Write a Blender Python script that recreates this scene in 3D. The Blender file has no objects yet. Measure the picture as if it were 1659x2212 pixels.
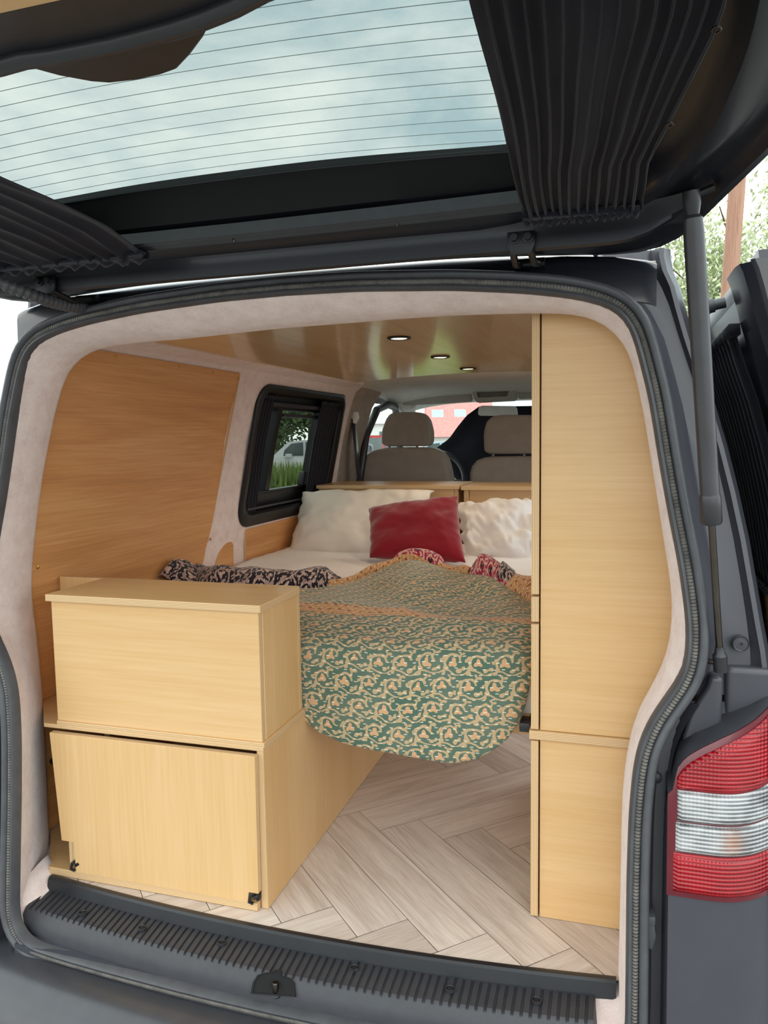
import bpy, bmesh, math, random
from mathutils import Vector, Matrix, noise
random.seed(7)
scn = bpy.context.scene
COL = scn.collection
PI = math.pi
# ------------------------------------------------------------------ camera (solved from the straight edges of the van fittings)
F_PX, W_PX, H_PX = 1661.0, 1659.0, 2212.0
CAM = Vector((0, 0, 1.0))
def cam_axes():
    y, p, r = math.radians(17.07079), math.radians(5.39794), math.radians(0.89756)
    f = Vector((-math.sin(y)*math.cos(p), math.cos(y)*math.cos(p), -math.sin(p)))
    rt = Vector((math.cos(y), math.sin(y), 0)); dn = f.cross(rt)
    c, s = math.cos(r), math.sin(r)
    return c*rt + s*dn, -s*rt + c*dn, f
RT, DN, FW = cam_axes()
def ray(p):
    return RT*((p[0]-W_PX/2)/F_PX) + DN*((p[1]-H_PX/2)/F_PX) + FW
def oy(px, py, y):                       # survey: the point of the plane y = const seen at a photo pixel
    d = ray((px, py)); return CAM + d*((y-CAM.y)/d.y)
def oz(px, py, z):
    d = ray((px, py)); return CAM + d*((z-CAM.z)/d.z)
def ox(px, py, x):
    d = ray((px, py)); return CAM + d*((x-CAM.x)/d.x)
XC = -0.615                              # the van's centre line
def mir(p): return Vector((2*XC-p[0], p[1], p[2]))
# ------------------------------------------------------------------ materials
def lin(h):
    h = h.lstrip('#'); o = []
    for i in (0, 2, 4):
        c = int(h[i:i+2], 16)/255; o.append(c/12.92 if c <= .04045 else ((c+.055)/1.055)**2.4)
    return (*o, 1)
class N:
    """tiny node-tree helper"""
    def __init__(s, name):
        s.m = bpy.data.materials.new(name); s.m.use_nodes = True
        s.t = s.m.node_tree; s.n = s.t.nodes; s.n.clear()
        s.out = s.n.new('ShaderNodeOutputMaterial')
    def add(s, typ, **kw):
        n = s.n.new('ShaderNode'+typ)
        for k, v in kw.items(): setattr(n, k, v)
        return n
    def put(s, sock, v):
        if isinstance(v, bpy.types.NodeSocket): s.t.links.new(v, sock)
        else: sock.default_value = v
    def ma(s, op, a, b=0.0, c=0.0):
        n = s.add('Math', operation=op)
        for i, v in enumerate((a, b, c)): s.put(n.inputs[i], v)
        return n.outputs[0]
    def coords(s, kind='Object', scale=(1, 1, 1), rot=(0, 0, 0), loc=(0, 0, 0)):
        c = s.add('TexCoord'); mp = s.add('Mapping')
        mp.inputs['Scale'].default_value = scale; mp.inputs['Rotation'].default_value = rot; mp.inputs['Location'].default_value = loc
        s.t.links.new(c.outputs[kind], mp.inputs['Vector']); return mp.outputs[0]
    def noise(s, vec, scale=5, detail=4, rough=.55, dist=0):
        n = s.add('TexNoise'); s.put(n.inputs['Vector'], vec)
        n.inputs['Scale'].default_value = scale; n.inputs['Detail'].default_value = detail
        n.inputs['Roughness'].default_value = rough; n.inputs['Distortion'].default_value = dist
        return n.outputs['Fac']
    def ramp(s, fac, stops):
        r = s.add('ValToRGB'); e = r.color_ramp.elements
        while len(e) < len(stops): e.new(.5)
        for el, (p, c) in zip(e, stops):
            el.position = p; el.color = c
        s.put(r.inputs[0], fac); return r.outputs[0]
    def mix(s, fac, a, b, typ='MIX'):
        n = s.add('Mix', data_type='RGBA', blend_type=typ)
        s.put(n.inputs[0], fac); s.put(n.inputs[6], a); s.put(n.inputs[7], b); return n.outputs[2]
    def bsdf(s, color, rough=.5, metal=0, spec=.5, coat=0, sheen=0, bump=None, bstr=.2, bdist=.002, trans=0, coat_rough=.1):
        b = s.add('BsdfPrincipled')
        s.put(b.inputs['Base Color'], color); s.put(b.inputs['Roughness'], rough); b.inputs['Metallic'].default_value = metal
        b.inputs['Specular IOR Level'].default_value = spec; b.inputs['Coat Weight'].default_value = coat
        b.inputs['Coat Roughness'].default_value = coat_rough
        b.inputs['Sheen Weight'].default_value = sheen; b.inputs['Transmission Weight'].default_value = trans
        if bump is not None:
            n = s.add('Bump'); n.inputs['Strength'].default_value = bstr; n.inputs['Distance'].default_value = bdist
            s.put(n.inputs['Height'], bump); s.t.links.new(n.outputs[0], b.inputs['Normal'])
        s.t.links.new(b.outputs[0], s.out.inputs[0]); return s.m
def m_plain(name, c, rough=.5, metal=0, spec=.5, coat=0, var=.12, scale=30, bump=0, bscale=300, bdist=.001):
    s = N(name); v = s.coords()
    c = lin(c) if isinstance(c, str) else c
    d = tuple(x*(1-var) for x in c[:3])+(1,); l = tuple(min(1, x*(1+var)) for x in c[:3])+(1,)
    f = s.noise(v, scale, 3); col = s.ramp(f, [(.3, d), (.7, l)])
    return s.bsdf(col, rough, metal, spec, coat, bump=s.noise(v, bscale, 2) if bump else None, bstr=bump, bdist=bdist)
def m_wood(name, cs, grain, rough=.42, coat=.12, sc=1.0, fib=.42, dist=.9):
    """veneer with the grain along the axis 0, 1 or 2"""
    s = N(name); k = [9*sc]*3; k[grain] = .55*sc; f = [160]*3; f[grain] = 5
    v = s.coords('Object', tuple(k)); fine = s.coords('Object', tuple(f))
    a = s.noise(v, 1.0, 5, .6, dist); b = s.noise(fine, 1.0, 3, .6)
    g = s.ma('ADD', s.ma('MULTIPLY', a, 1-fib), s.ma('MULTIPLY', b, fib))
    col = s.ramp(g, [(.32, lin(cs[0])), (.5, lin(cs[1])), (.68, lin(cs[2]))])
    return s.bsdf(col, rough, coat=coat, bump=b, bstr=.06, bdist=.0005)
def m_edge(name, axis, th=.0032):
    """ply layers seen on a cut edge, stacked along the axis"""
    s = N(name); c = s.add('TexCoord'); sp = s.add('SeparateXYZ'); s.t.links.new(c.outputs['Object'], sp.inputs[0])
    w = s.ma('FRACT', s.ma('MULTIPLY', sp.outputs[axis], 1/th))
    n = s.noise(s.coords('Object', (40, 40, 40)), 1, 3)
    col = s.ramp(w, [(.0, lin('#e0c198')), (.45, lin('#e4c8a0')), (.55, lin('#b38d62')), (.95, lin('#ad865b'))])
    col = s.mix(s.ma('MULTIPLY', n, .35), col, lin('#c9a26b'))
    return s.bsdf(col, .6)
M = {}
BIRCH = ('#cca069', '#d3ab77', '#dab484'); LEFTW = ('#b47a46', '#cc9158', '#dba871')
for ax, nm in enumerate('xyz'):
    M['birch_'+nm] = m_wood('birch_veneer_'+nm, BIRCH, ax)
    M['edge_'+nm] = m_edge('ply_edge_'+nm, ax)
M['panel'] = m_wood('warm_veneer_wall', LEFTW, 1, .5, .05, .8, .35, 1.4)
M['ceil'] = m_wood('glossy_veneer_ceiling', ('#c49d68', '#dbb682', '#e8cb9c'), 1, .3, .6, .7, .3, 1.8)
M['black_metal'] = m_plain('black_powder_metal', '#1b1c1f', .4, .3)
M['black_rail'] = m_plain('black_threshold', '#1d1f24', .4, .0, bump=.05)
M['dark_gap'] = m_plain('black_matte', '#0c0c0d', .9)
def m_carpet():
    s = N('pink_beige_carpet'); v = s.coords()
    a = s.noise(v, 26, 5, .7); b = s.noise(v, 420, 3, .7)
    col = s.ramp(s.ma('ADD', s.ma('MULTIPLY', a, .6), s.ma('MULTIPLY', b, .4)), [(.3, lin('#d3bcb6')), (.5, lin('#e8d5cf')), (.7, lin('#f4e6e1'))])
    return s.bsdf(col, .95, spec=.1, sheen=.3, bump=b, bstr=.5, bdist=.003)
M['carpet'] = m_carpet()
def m_floor():
    s = N('herringbone_vinyl'); uv = s.add('UVMap'); at = s.add('Attribute'); at.attribute_name = 'plank'
    mp = s.add('Mapping'); mp.inputs['Scale'].default_value = (2.2, 26, 1); s.t.links.new(uv.outputs[0], mp.inputs[0])
    mp2 = s.add('Mapping'); mp2.inputs['Scale'].default_value = (12, 260, 1); s.t.links.new(uv.outputs[0], mp2.inputs[0])
    a = s.noise(mp.outputs[0], 1, 6, .65, 1.5); b = s.noise(mp2.outputs[0], 1, 3, .6)
    g = s.ma('ADD', s.ma('MULTIPLY', a, .6), s.ma('MULTIPLY', b, .4))
    col = s.ramp(g, [(.3, lin('#b9a699')), (.5, lin('#dacabe')), (.68, lin('#ece0d6'))])
    sh = s.add('Mix', data_type='RGBA', blend_type='MULTIPLY'); sh.inputs[0].default_value = 1
    s.t.links.new(col, sh.inputs[6]); s.put(sh.inputs[7], s.ramp(at.outputs['Fac'], [(0, (.80, .79, .78, 1)), (1, (1.0, 1.0, 1.0, 1))]))
    return s.bsdf(sh.outputs[2], .45, bump=b, bstr=.15, bdist=.0006)
M['floor'] = m_floor()
M['floor_gap'] = m_plain('vinyl_joint', '#7a6a5e', .8)
M['paint'] = m_plain('matte_charcoal_paint', '#3b3b42', .4, 0, .5, .15, .06, 12)
M['paint_black'] = m_plain('black_gloss_paint', '#1d1f27', .25, 0, .5, .5, .06, 12)
M['gate_paint'] = m_plain('satin_dark_paint', '#17181f', .42, 0, .5, .12, .06, 12)
M['bumper'] = m_plain('bumper_plastic', '#37383d', .38, 0, .5, .1, .1, 25, .12, 500)
M['plastic'] = m_plain('grained_grey_plastic', '#323338', .5, 0, .5, 0, .1, 40, .25, 700)
M['strut'] = m_plain('strut_grey', '#353437', .38, .2, .5, .1)
M['chrome'] = m_plain('worn_chrome', '#635c56', .25, 1)
M['brass'] = m_plain('brass_screw', '#c9a055', .3, 1)
M['seat'] = m_plain('taupe_seat_vinyl', '#a3968a', .55, 0, .4, 0, .06, 20, .1, 600)
M['cab'] = m_plain('pale_grey_trim', '#eae8e2', .7, 0, .3, 0, .05, 20)
M['cab_dark'] = m_plain('grey_trim', '#b4b2ac', .7, 0, .3, 0, .05, 20)
M['dash'] = m_plain('lightened_dashboard', '#85857f', .7)  # dash lightened to bounce light up onto the headliner
M['beige'] = m_plain('beige_pillar_trim', '#b0a091', .8)
M['trim_black'] = m_plain('black_trim_plastic', '#26262a', .42, 0, .5, .1)
M['win_black'] = m_plain('black_window_plastic', '#101013', .35, 0, .4)
M['cover_brown'] = m_plain('dark_brown_plastic', '#2a2422', .5)
def m_seal():
    s = N('ribbed_rubber'); c = s.add('UVMap'); sp = s.add('SeparateXYZ'); s.t.links.new(c.outputs[0], sp.inputs[0])
    w = s.ma('SINE', s.ma('MULTIPLY', sp.outputs[0], 2*PI/.0058))
    n = s.noise(s.coords(), 40, 3)
    col = s.ramp(n, [(.3, lin('#625e5b')), (.7, lin('#858079'))])
    return s.bsdf(col, .5, bump=w, bstr=.9, bdist=.003)
M['seal_rib'] = m_seal()
M['rubber'] = m_plain('smooth_rubber', '#46474b', .45, 0, .5, 0, .15, 30)
M['tyre'] = m_plain('tyre_rubber', '#161617', .8)
def m_fabric(name, c, sc=500, rough=.85, sheen=.3, bump=.25, var=.1):
    s = N(name); v = s.coords(); c = lin(c)
    a = s.noise(v, 9, 4); b = s.noise(v, sc, 2)
    d = tuple(x*(1-var) for x in c[:3])+(1,); l = tuple(min(1, x*(1+var)) for x in c[:3])+(1,)
    return s.bsdf(s.ramp(a, [(.3, d), (.7, l)]), rough, spec=.2, sheen=sheen, bump=b, bstr=bump, bdist=.001)
M['curtain'] = m_fabric('black_blackout_fabric', '#181721', 700, .75, .15)
M['linen'] = m_fabric('white_cotton', '#e4dedb', 900, .9, .1, .15, .03)
M['linen_warm'] = m_fabric('cream_cotton', '#e0d7cc', 900, .9, .1, .15, .03)
M['red'] = m_fabric('crimson_velvet', '#80001a', 600, .8, .5, .15, .1)
def m_glass(name, tint, gloss=.07, rough=.02):
    s = N(name); t = s.add('BsdfTransparent'); t.inputs[0].default_value = (*tint, 1)
    g = s.add('BsdfGlossy'); g.inputs['Roughness'].default_value = rough; g.inputs[0].default_value = (1, 1, 1, 1)
    n = s.noise(s.coords(), 3, 2); f = s.ma('ADD', gloss*.8, s.ma('MULTIPLY', n, gloss*.4))
    mx = s.add('MixShader'); s.put(mx.inputs[0], f)
    s.t.links.new(t.outputs[0], mx.inputs[1]); s.t.links.new(g.outputs[0], mx.inputs[2]); s.t.links.new(mx.outputs[0], s.out.inputs[0])
    return s.m
M['gate_glass'] = m_glass('tinted_rear_glass', (.485, .517, .512), .04)
M['side_glass'] = m_glass('privacy_glass', (.55, .58, .56), .05)
M['screen'] = m_glass('clear_screen', (.93, .96, .95), .04)
M['wire'] = m_plain('defroster_print', '#8ba4a2', .6)
def m_emit(name, c, st):
    s = N(name); e = s.add('Emission'); n = s.noise(s.coords(), 20, 2)
    s.put(e.inputs[0], s.ramp(n, [(0, c), (1, c)])); e.inputs[1].default_value = st
    s.t.links.new(e.outputs[0], s.out.inputs[0]); return s.m
M['led'] = m_emit('led_diffuser', (1, .86, .55, 1), 2.6)
def m_lens(name, c1, c2, rough=.2, bulb=False):
    """fluted lamp lens: horizontal flutes crossed by finer upright prisms"""
    s = N(name); c = s.add('TexCoord'); sp = s.add('SeparateXYZ'); s.t.links.new(c.outputs['Object'], sp.inputs[0])
    a = s.ma('SINE', s.ma('MULTIPLY', sp.outputs[2], 2*PI/.0066)); b = s.ma('SINE', s.ma('MULTIPLY', sp.outputs[0], 2*PI/.006))
    h = s.ma('ADD', a, s.ma('MULTIPLY', b, .5)); n = s.noise(s.coords(), 14, 3)
    f = s.ma('ADD', s.ma('MULTIPLY', a, .18), n)
    col = s.ramp(f, [(.3, lin(c1)), (.7, lin(c2))])
    if bulb:                                   # the amber indicator bulb shows through the lower half
        dx = s.ma('MULTIPLY', s.ma('SUBTRACT', s.ma('ABSOLUTE', sp.outputs[0]), .799), 1/.016); dz = s.ma('MULTIPLY', s.ma('SUBTRACT', sp.outputs[2], .914), 1/.020)
        r2 = s.ma('ADD', s.ma('MULTIPLY', dx, dx), s.ma('MULTIPLY', dz, dz)); k = s.ma('MULTIPLY', s.ma('EXPONENT', s.ma('MULTIPLY', r2, -1.0)), .55)
        col = s.mix(k, col, lin('#a5653a'))
    return s.bsdf(col, rough, coat=.2, bump=h, bstr=.55, bdist=.0015)
M['lens_red'] = m_lens('red_lamp_lens', '#78000e', '#a60717')
M['lens_clear'] = m_lens('clear_lamp_lens', '#4c4d50', '#bcbcbc', bulb=True)
M['lens_rim'] = m_plain('dark_red_lamp_rim', '#5c0a1a', .2, 0, .5, .6)
M['amber'] = m_plain('amber_bulb_glow', '#b39a88', .3, 0, .5, .5)
M['shell'] = m_plain('van_shell_paint', '#3b3d45', .4, 0, .5, .2)
# quilt prints -------------------------------------------------------------
def m_quilt(name, ground, motif, accent, cell=(.062, .058), stitch=True, g2=None):
    """hand stitched print: a vine scroll with a five-petalled flower in every cell, rows shifted by half a cell"""
    s = N(name); uv = s.add('UVMap')
    nz = s.add('TexNoise'); nz.inputs['Scale'].default_value = 26; nz.inputs['Detail'].default_value = 2; s.t.links.new(uv.outputs[0], nz.inputs['Vector'])
    wob = s.add('VectorMath', operation='MULTIPLY_ADD'); s.t.links.new(nz.outputs['Color'], wob.inputs[0])
    wob.inputs[1].default_value = (.018, .018, 0); s.t.links.new(uv.outputs[0], wob.inputs[2])
    sp = s.add('SeparateXYZ'); s.t.links.new(wob.outputs[0], sp.inputs[0])
    V = s.ma('MULTIPLY', sp.outputs[1], 1/cell[1]); row = s.ma('FLOOR', V)
    U = s.ma('ADD', s.ma('MULTIPLY', sp.outputs[0], 1/cell[0]), s.ma('MULTIPLY', row, .37))
    fu = s.ma('SUBTRACT', s.ma('FRACT', U), .5); fv = s.ma('SUBTRACT', s.ma('FRACT', V), .5)
    def blob(cx, cy, r, petals, amp, ph=0.0, sx=1.0):
        dx = s.ma('MULTIPLY', s.ma('SUBTRACT', fu, cx), sx); dy = s.ma('SUBTRACT', fv, cy)
        rr = s.ma('SQRT', s.ma('ADD', s.ma('MULTIPLY', dx, dx), s.ma('MULTIPLY', dy, dy)))
        th = s.ma('ARCTAN2', dy, dx)
        lim = s.ma('ADD', r, s.ma('MULTIPLY', s.ma('COSINE', s.ma('ADD', s.ma('MULTIPLY', th, petals), ph)), amp))
        return s.ma('LESS_THAN', rr, lim), rr, th, dy
    fl, rr, th, dy = blob(-.02, .0, .16, 3, .055, -1.57)
    ring = s.ma('MULTIPLY', s.ma('LESS_THAN', s.ma('ABSOLUTE', s.ma('SUBTRACT', rr, .315)), .048), s.ma('LESS_THAN', s.ma('SINE', s.ma('ADD', th, .5)), .35))
    lf1 = blob(.36, .26, .12, 2, .09, .9)[0]; lf2 = blob(-.36, .32, .12, 2, .09, 2.6)[0]; lf3 = blob(.30, -.38, .11, 3, .08, .4)[0]; lf4 = blob(-.40, -.14, .09, 2, .07, 1.6)[0]
    vine = s.ma('LESS_THAN', s.ma('ABSOLUTE', s.ma('SUBTRACT', fv, s.ma('ADD', .40, s.ma('MULTIPLY', s.ma('SINE', s.ma('MULTIPLY', fu, 2*PI)), .10)))), .040)
    leaf = lf1
    for x in (lf2, lf3, lf4, ring, vine): leaf = s.ma('MAXIMUM', leaf, x)
    gn = s.noise(uv.outputs[0], 9, 3); gcol = s.ramp(gn, [(.35, lin(ground)), (.65, lin(g2 or ground))])
    col = s.mix(leaf, gcol, lin(motif)); col = s.mix(fl, col, lin(accent))
    bump = s.noise(uv.outputs[0], 45, 3)
    if stitch:
        s2 = s.add('SeparateXYZ'); s.t.links.new(uv.outputs[0], s2.inputs[0])
        rv = s.ma('MULTIPLY', s.ma('ADD', s2.outputs[1], s.ma('MULTIPLY', nz.outputs['Fac'], .006)), 1/.0135); rw = s.ma('FLOOR', rv)
        ln = s.ma('LESS_THAN', s.ma('ABSOLUTE', s.ma('SUBTRACT', s.ma('FRACT', rv), .5)), .075)
        du = s.ma('FRACT', s.ma('ADD', s.ma('MULTIPLY', s2.outputs[0], 1/.021), s.ma('MULTIPLY', rw, .41)))
        st = s.ma('MULTIPLY', ln, s.ma('LESS_THAN', du, .36))
        col = s.mix(s.ma('MULTIPLY', st, .7), col, lin('#efe6d2'))
        bump = s.ma('SUBTRACT', bump, s.ma('MULTIPLY', ln, .5))
    return s.bsdf(col, .9, spec=.15, sheen=.2, bump=bump, bstr=.6, bdist=.004)
M['q_green'] = m_quilt('green_scroll_print', '#4c6658', '#b9a07c', '#c89f78', (.058, .054), g2='#657364')
M['q_brown'] = m_quilt('rust_border_print', '#a3764f', '#c79e6f', '#8d4b39', (.028, .024), g2='#b98a5c')
M['q_navy'] = m_quilt('navy_floral_print', '#1d1a23', '#a68b86', '#c0a39b', (.075, .07), g2='#2a2128')
M['q_red'] = m_quilt('red_pink_print', '#8f1533', '#c9a29a', '#2a1a1e', (.06, .055), g2='#a62a45')
# ------------------------------------------------------------------ geometry helper
class G:
    def __init__(s): s.v = []; s.f = []; s.m = []; s.uv = {}
    def add(s, verts, faces, m=0, uvs=None):
        o = len(s.v); s.v += [Vector(p) for p in verts]
        for i, f in enumerate(faces):
            s.f.append([o+k for k in f]); s.m.append(m[i] if isinstance(m, (list, tuple)) else m)
            if uvs: s.uv[len(s.f)-1] = [uvs[k] for k in f]
        return s
    def box(s, x0, x1, y0, y1, z0, z1, m=0):
        v = [(x, y, z) for x in (x0, x1) for y in (y0, y1) for z in (z0, z1)]
        return s.add(v, [(0, 1, 3, 2), (4, 6, 7, 5), (0, 4, 5, 1), (2, 3, 7, 6), (0, 2, 6, 4), (1, 5, 7, 3)], m)
    def ply(s, x0, x1, y0, y1, z0, z1):             # veneer on the two big faces (slot 0), layered edges (slot 1)
        d = (x1-x0, y1-y0, z1-z0); t = d.index(min(d)); ax = [0, 0, 1, 1, 2, 2]
        return s.box(x0, x1, y0, y1, z0, z1, [0 if a == t else 1 for a in ax])
    def loft(s, rows, closed=False, m=0, cap=False, uv=False, rowmat=None, loop=False):
        n = len(rows[0]); o = []; us = None
        for r in rows: o += list(r)
        if uv:
            us = []; vv = 0; R2 = len(rows)//2
            for i, r in enumerate(rows):
                if i: vv += (Vector(r[n//2])-Vector(rows[i-1][n//2])).length
                u = 0
                for j in range(n):
                    rr_ = rows[R2] if uv == 'even' else r
                    if j: u += (Vector(rr_[j])-Vector(rr_[j-1])).length
                    us.append((u, vv))
        fs = []; ms = []
        R = len(rows)
        for i in range(R if loop else R-1):
            for j in range(n if closed else n-1):
                k = (j+1) % n; i2 = (i+1) % R
                fs.append((i*n+j, i*n+k, i2*n+k, i2*n+j)); ms.append(rowmat[i] if rowmat else m)
        if cap and closed:
            fs.append(tuple(range(n))[::-1]); ms.append(m); b = (R-1)*n; fs.append(tuple(b+i for i in range(n))); ms.append(m)
        return s.add(o, fs, ms, us)
    def tube(s, path, r, n=10, m=0, cap=True):
        P = [Vector(p) for p in path]; rows = []
        rs = r if isinstance(r, (list, tuple)) else [r]*len(P)
        up = None
        for i, p in enumerate(P):
            t = (P[min(i+1, len(P)-1)]-P[max(i-1, 0)]).normalized()
            if up is None:
                a = Vector((0, 0, 1)) if abs(t.z) < .9 else Vector((1, 0, 0)); up = (a-t*a.dot(t)).normalized()
            else: up = (up-t*up.dot(t)).normalized()
            b = t.cross(up)
            rows.append([p+(up*math.cos(2*PI*k/n)+b*math.sin(2*PI*k/n))*rs[i] for k in range(n)])
        return s.loft(rows, True, m, cap)
    def cyl(s, a, b, r0, r1=None, n=20, m=0): return s.tube([a, b], [r0, r0 if r1 is None else r1], n, m)
    def prism(s, poly, vec, m=0):
        P = [Vector(p) for p in poly]; v = Vector(vec); n = len(P)
        fs = [tuple(range(n))[::-1], tuple(range(n, 2*n))]+[(i, (i+1) % n, n+(i+1) % n, n+i) for i in range(n)]
        return s.add(P+[p+v for p in P], fs, m)
    def build(s, name, mats, parent=None, smooth=True, bevel=0, seg=2, sub=0, solid=0, origin=None, angle=35, weld=False):
        me = bpy.data.meshes.new(name); o = bpy.data.objects.new(name, me); COL.objects.link(o)
        if parent is not None:
            org = wloc(parent); o.parent = parent
        elif origin is not None: org = Vector(origin)
        else:
            xs = [p.x for p in s.v]; ys = [p.y for p in s.v]; zs = [p.z for p in s.v]
            org = Vector(((min(xs)+max(xs))/2, (min(ys)+max(ys))/2, min(zs)))
        if parent is None: o.location = org
        WL[o.name] = org
        me.from_pydata([tuple(p-org) for p in s.v], [], s.f)
        for mm in (mats if isinstance(mats, (list, tuple)) else [mats]): me.materials.append(M[mm] if isinstance(mm, str) else mm)
        for i, p in enumerate(me.polygons): p.material_index = s.m[i]
        if s.uv:
            ul = me.uv_layers.new(name='UVMap')
            for i, p in enumerate(me.polygons):
                if i in s.uv:
                    for k, li in enumerate(p.loop_indices): ul.data[li].uv = s.uv[i][k]
        bm = bmesh.new(); bm.from_mesh(me)
        if weld: bmesh.ops.remove_doubles(bm, verts=bm.verts, dist=1e-5)
        bmesh.ops.recalc_face_normals(bm, faces=bm.faces)
        if bevel:
            es = [e for e in bm.edges if len(e.link_faces) == 2 and e.calc_face_angle(0) > math.radians(30)]
            bmesh.ops.bevel(bm, geom=es, offset=bevel, segments=seg, profile=.6, affect='EDGES', clamp_overlap=True)
        for f in bm.faces: f.smooth = smooth
        if smooth:
            for e in bm.edges:
                if len(e.link_faces) == 2 and e.calc_face_angle(0) > math.radians(angle): e.smooth = False
        bm.to_mesh(me); bm.free()
        if sub:
            d = o.modifiers.new('subdiv', 'SUBSURF'); d.levels = d.render_levels = sub
        if solid:
            d = o.modifiers.new('thick', 'SOLIDIFY'); d.thickness = solid; d.offset = 0
        return o
WL = {}
def wloc(o): return WL[o.name]
def tag(o, label=None, cat=None, group=None, kind=None):
    for k, v in (('label', label), ('category', cat), ('group', group), ('kind', kind)):
        if v: o[k] = v
    return o
def thing(name, loc, label, cat, group=None):
    o = bpy.data.objects.new(name, None); COL.objects.link(o); o.location = loc; WL[o.name] = Vector(loc)
    o.empty_display_size = .05
    return tag(o, label, cat, group)
def node(name, parent, loc=None):                # an Empty that groups the pieces of a part
    o = bpy.data.objects.new(name, None); COL.objects.link(o); o.parent = parent; WL[o.name] = wloc(parent)
    o.empty_display_size = .03
    return o
def struct(g, name, mats, label=None, **kw):
    o = g.build(name, mats, None, **kw); tag(o, label, None, None, 'structure'); return o
def board(name, parent, x0, x1, y0, y1, z0, z1, grain, face='birch_', label=None, bev=.0008):
    d = (x1-x0, y1-y0, z1-z0); t = 'xyz'[d.index(min(d))]
    o = G().ply(x0, x1, y0, y1, z0, z1).build(name, [face+grain if face == 'birch_' else face, 'edge_'+t], parent, smooth=False, bevel=bev, seg=1)
    if label: o['label'] = label
    return o
def lerp(a, b, t): return a+(b-a)*t
def interp(tab, x):
    if x <= tab[0][0]: return tab[0][1]
    for (a, fa), (b, fb) in zip(tab, tab[1:]):
        if x <= b: return lerp(fa, fb, (x-a)/(b-a))
    return tab[-1][1]
def resample(pts, n):
    P = [Vector(p) for p in pts]; L = [0]
    for a, b in zip(P, P[1:]): L.append(L[-1]+(b-a).length)
    out = []; j = 0
    for i in range(n):
        t = L[-1]*i/(n-1)
        while j < len(P)-2 and L[j+1] < t: j += 1
        out.append(P[j].lerp(P[j+1], (t-L[j])/max(1e-9, L[j+1]-L[j])))
    return out
def smooth_path(P, k=2):
    P = [Vector(p) for p in P]
    for _ in range(k):
        P = [P[0]]+[(P[i-1]+P[i]*2+P[i+1])/4 for i in range(1, len(P)-1)]+[P[-1]]
    return P
# ------------------------------------------------------------------ the ply and carpet lined room inside the van
WALL = [(-.05, -1.385), (.6, -1.385), (.78, -1.362), (1.0, -1.32), (1.12, -1.288), (1.2, -1.262), (1.235, -1.245), (1.27, -1.20), (1.30, -1.12)]
def xl(z): return interp(WALL, z)
def xr(z): return 2*XC-xl(z)
# floor: herringbone planks cut to the floor outline
def make_floor():
    W, n = .118, 5; L = W*n
    me = bpy.data.meshes.new('floor'); bm = bmesh.new(); uvl = bm.loops.layers.uv.new('UVMap'); ca = bm.faces.layers.float.new('plank')
    a = Vector((1, -1, 0)).normalized(); b = Vector((1, 1, 0)).normalized(); o = Vector((-.495, 1.882, 0))
    e = .0007
    def plank(p0, q0, lp, lq):
        pts = [(p0+e, q0+e), (p0+lp-e, q0+e), (p0+lp-e, q0+lq-e), (p0+e, q0+lq-e)]
        w = [o+a*p+b*q for p, q in pts]
        if max(p.x for p in w) < -1.42 or min(p.x for p in w) > .2 or max(p.y for p in w) < 1.3 or min(p.y for p in w) > 3.7: return
        f = bm.faces.new([bm.verts.new(p) for p in w]); f[ca] = random.random(); ru, rv = random.random()*9, random.random()*9
        for lp_, (p, q) in zip(f.loops, pts):
            u, v = (p-p0, q-q0) if lp > lq else (q-q0, p-p0); lp_[uvl].uv = (u+ru, v+rv)
    for k in range(-40, 40):
        for m in range(-6, 7):
            plank((k+2*n*m)*W, k*W-W, L, W); plank((k+n+2*n*m)*W, (k+1-n)*W-W, W, L)
    for co, no in (((-1.39, 0, 0), (-1, 0, 0)), ((.16, 0, 0), (1, 0, 0)), ((0, 3.6, 0), (0, 1, 0))):
        bmesh.ops.bisect_plane(bm, geom=bm.verts[:]+bm.edges[:]+bm.faces[:], plane_co=co, plane_no=no, clear_outer=True)
    for k in range(9):                        # the rear edge follows the bowed threshold strip
        sx = -1+k/4; x = XC+.62*sx; sl = 2*.04*sx/.62
        bisect_no = Vector((sl, -1, 0)).normalized(); bmesh.ops.bisect_plane(bm, geom=bm.verts[:]+bm.edges[:]+bm.faces[:], plane_co=(x, 1.353+.04*sx*sx, 0), plane_no=bisect_no, clear_outer=True)
    for fc in bm.faces: fc.material_index = 0
    base = [(-1.39, 1.41, -.0012), (.16, 1.41, -.0012), (.16, 3.6, -.0012), (-1.39, 3.6, -.0012)]
    lo = [(x, y, -.018) for x, y, z in base]
    vb = [bm.verts.new(p) for p in base]; vl = [bm.verts.new(p) for p in lo]
    fs = [bm.faces.new(vb), bm.faces.new(vl[::-1])]+[bm.faces.new([vb[i], vl[i], vl[(i+1) % 4], vb[(i+1) % 4]]) for i in range(4)]
    for f in fs: f.material_index = 1
    bm.to_mesh(me); bm.free()
    at = me.attributes.get('plank')
    me.materials.append(M['floor']); me.materials.append(M['floor_gap'])
    ob = bpy.data.objects.new('floor', me); COL.objects.link(ob); ob['kind'] = 'structure'; ob['label'] = 'pale oak herringbone vinyl floor of the van'
    WL[ob.name] = Vector((0, 0, 0))
make_floor()
def bow(x, k=.04): return k*min(1, ((x-XC)/.62)**2)
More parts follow.
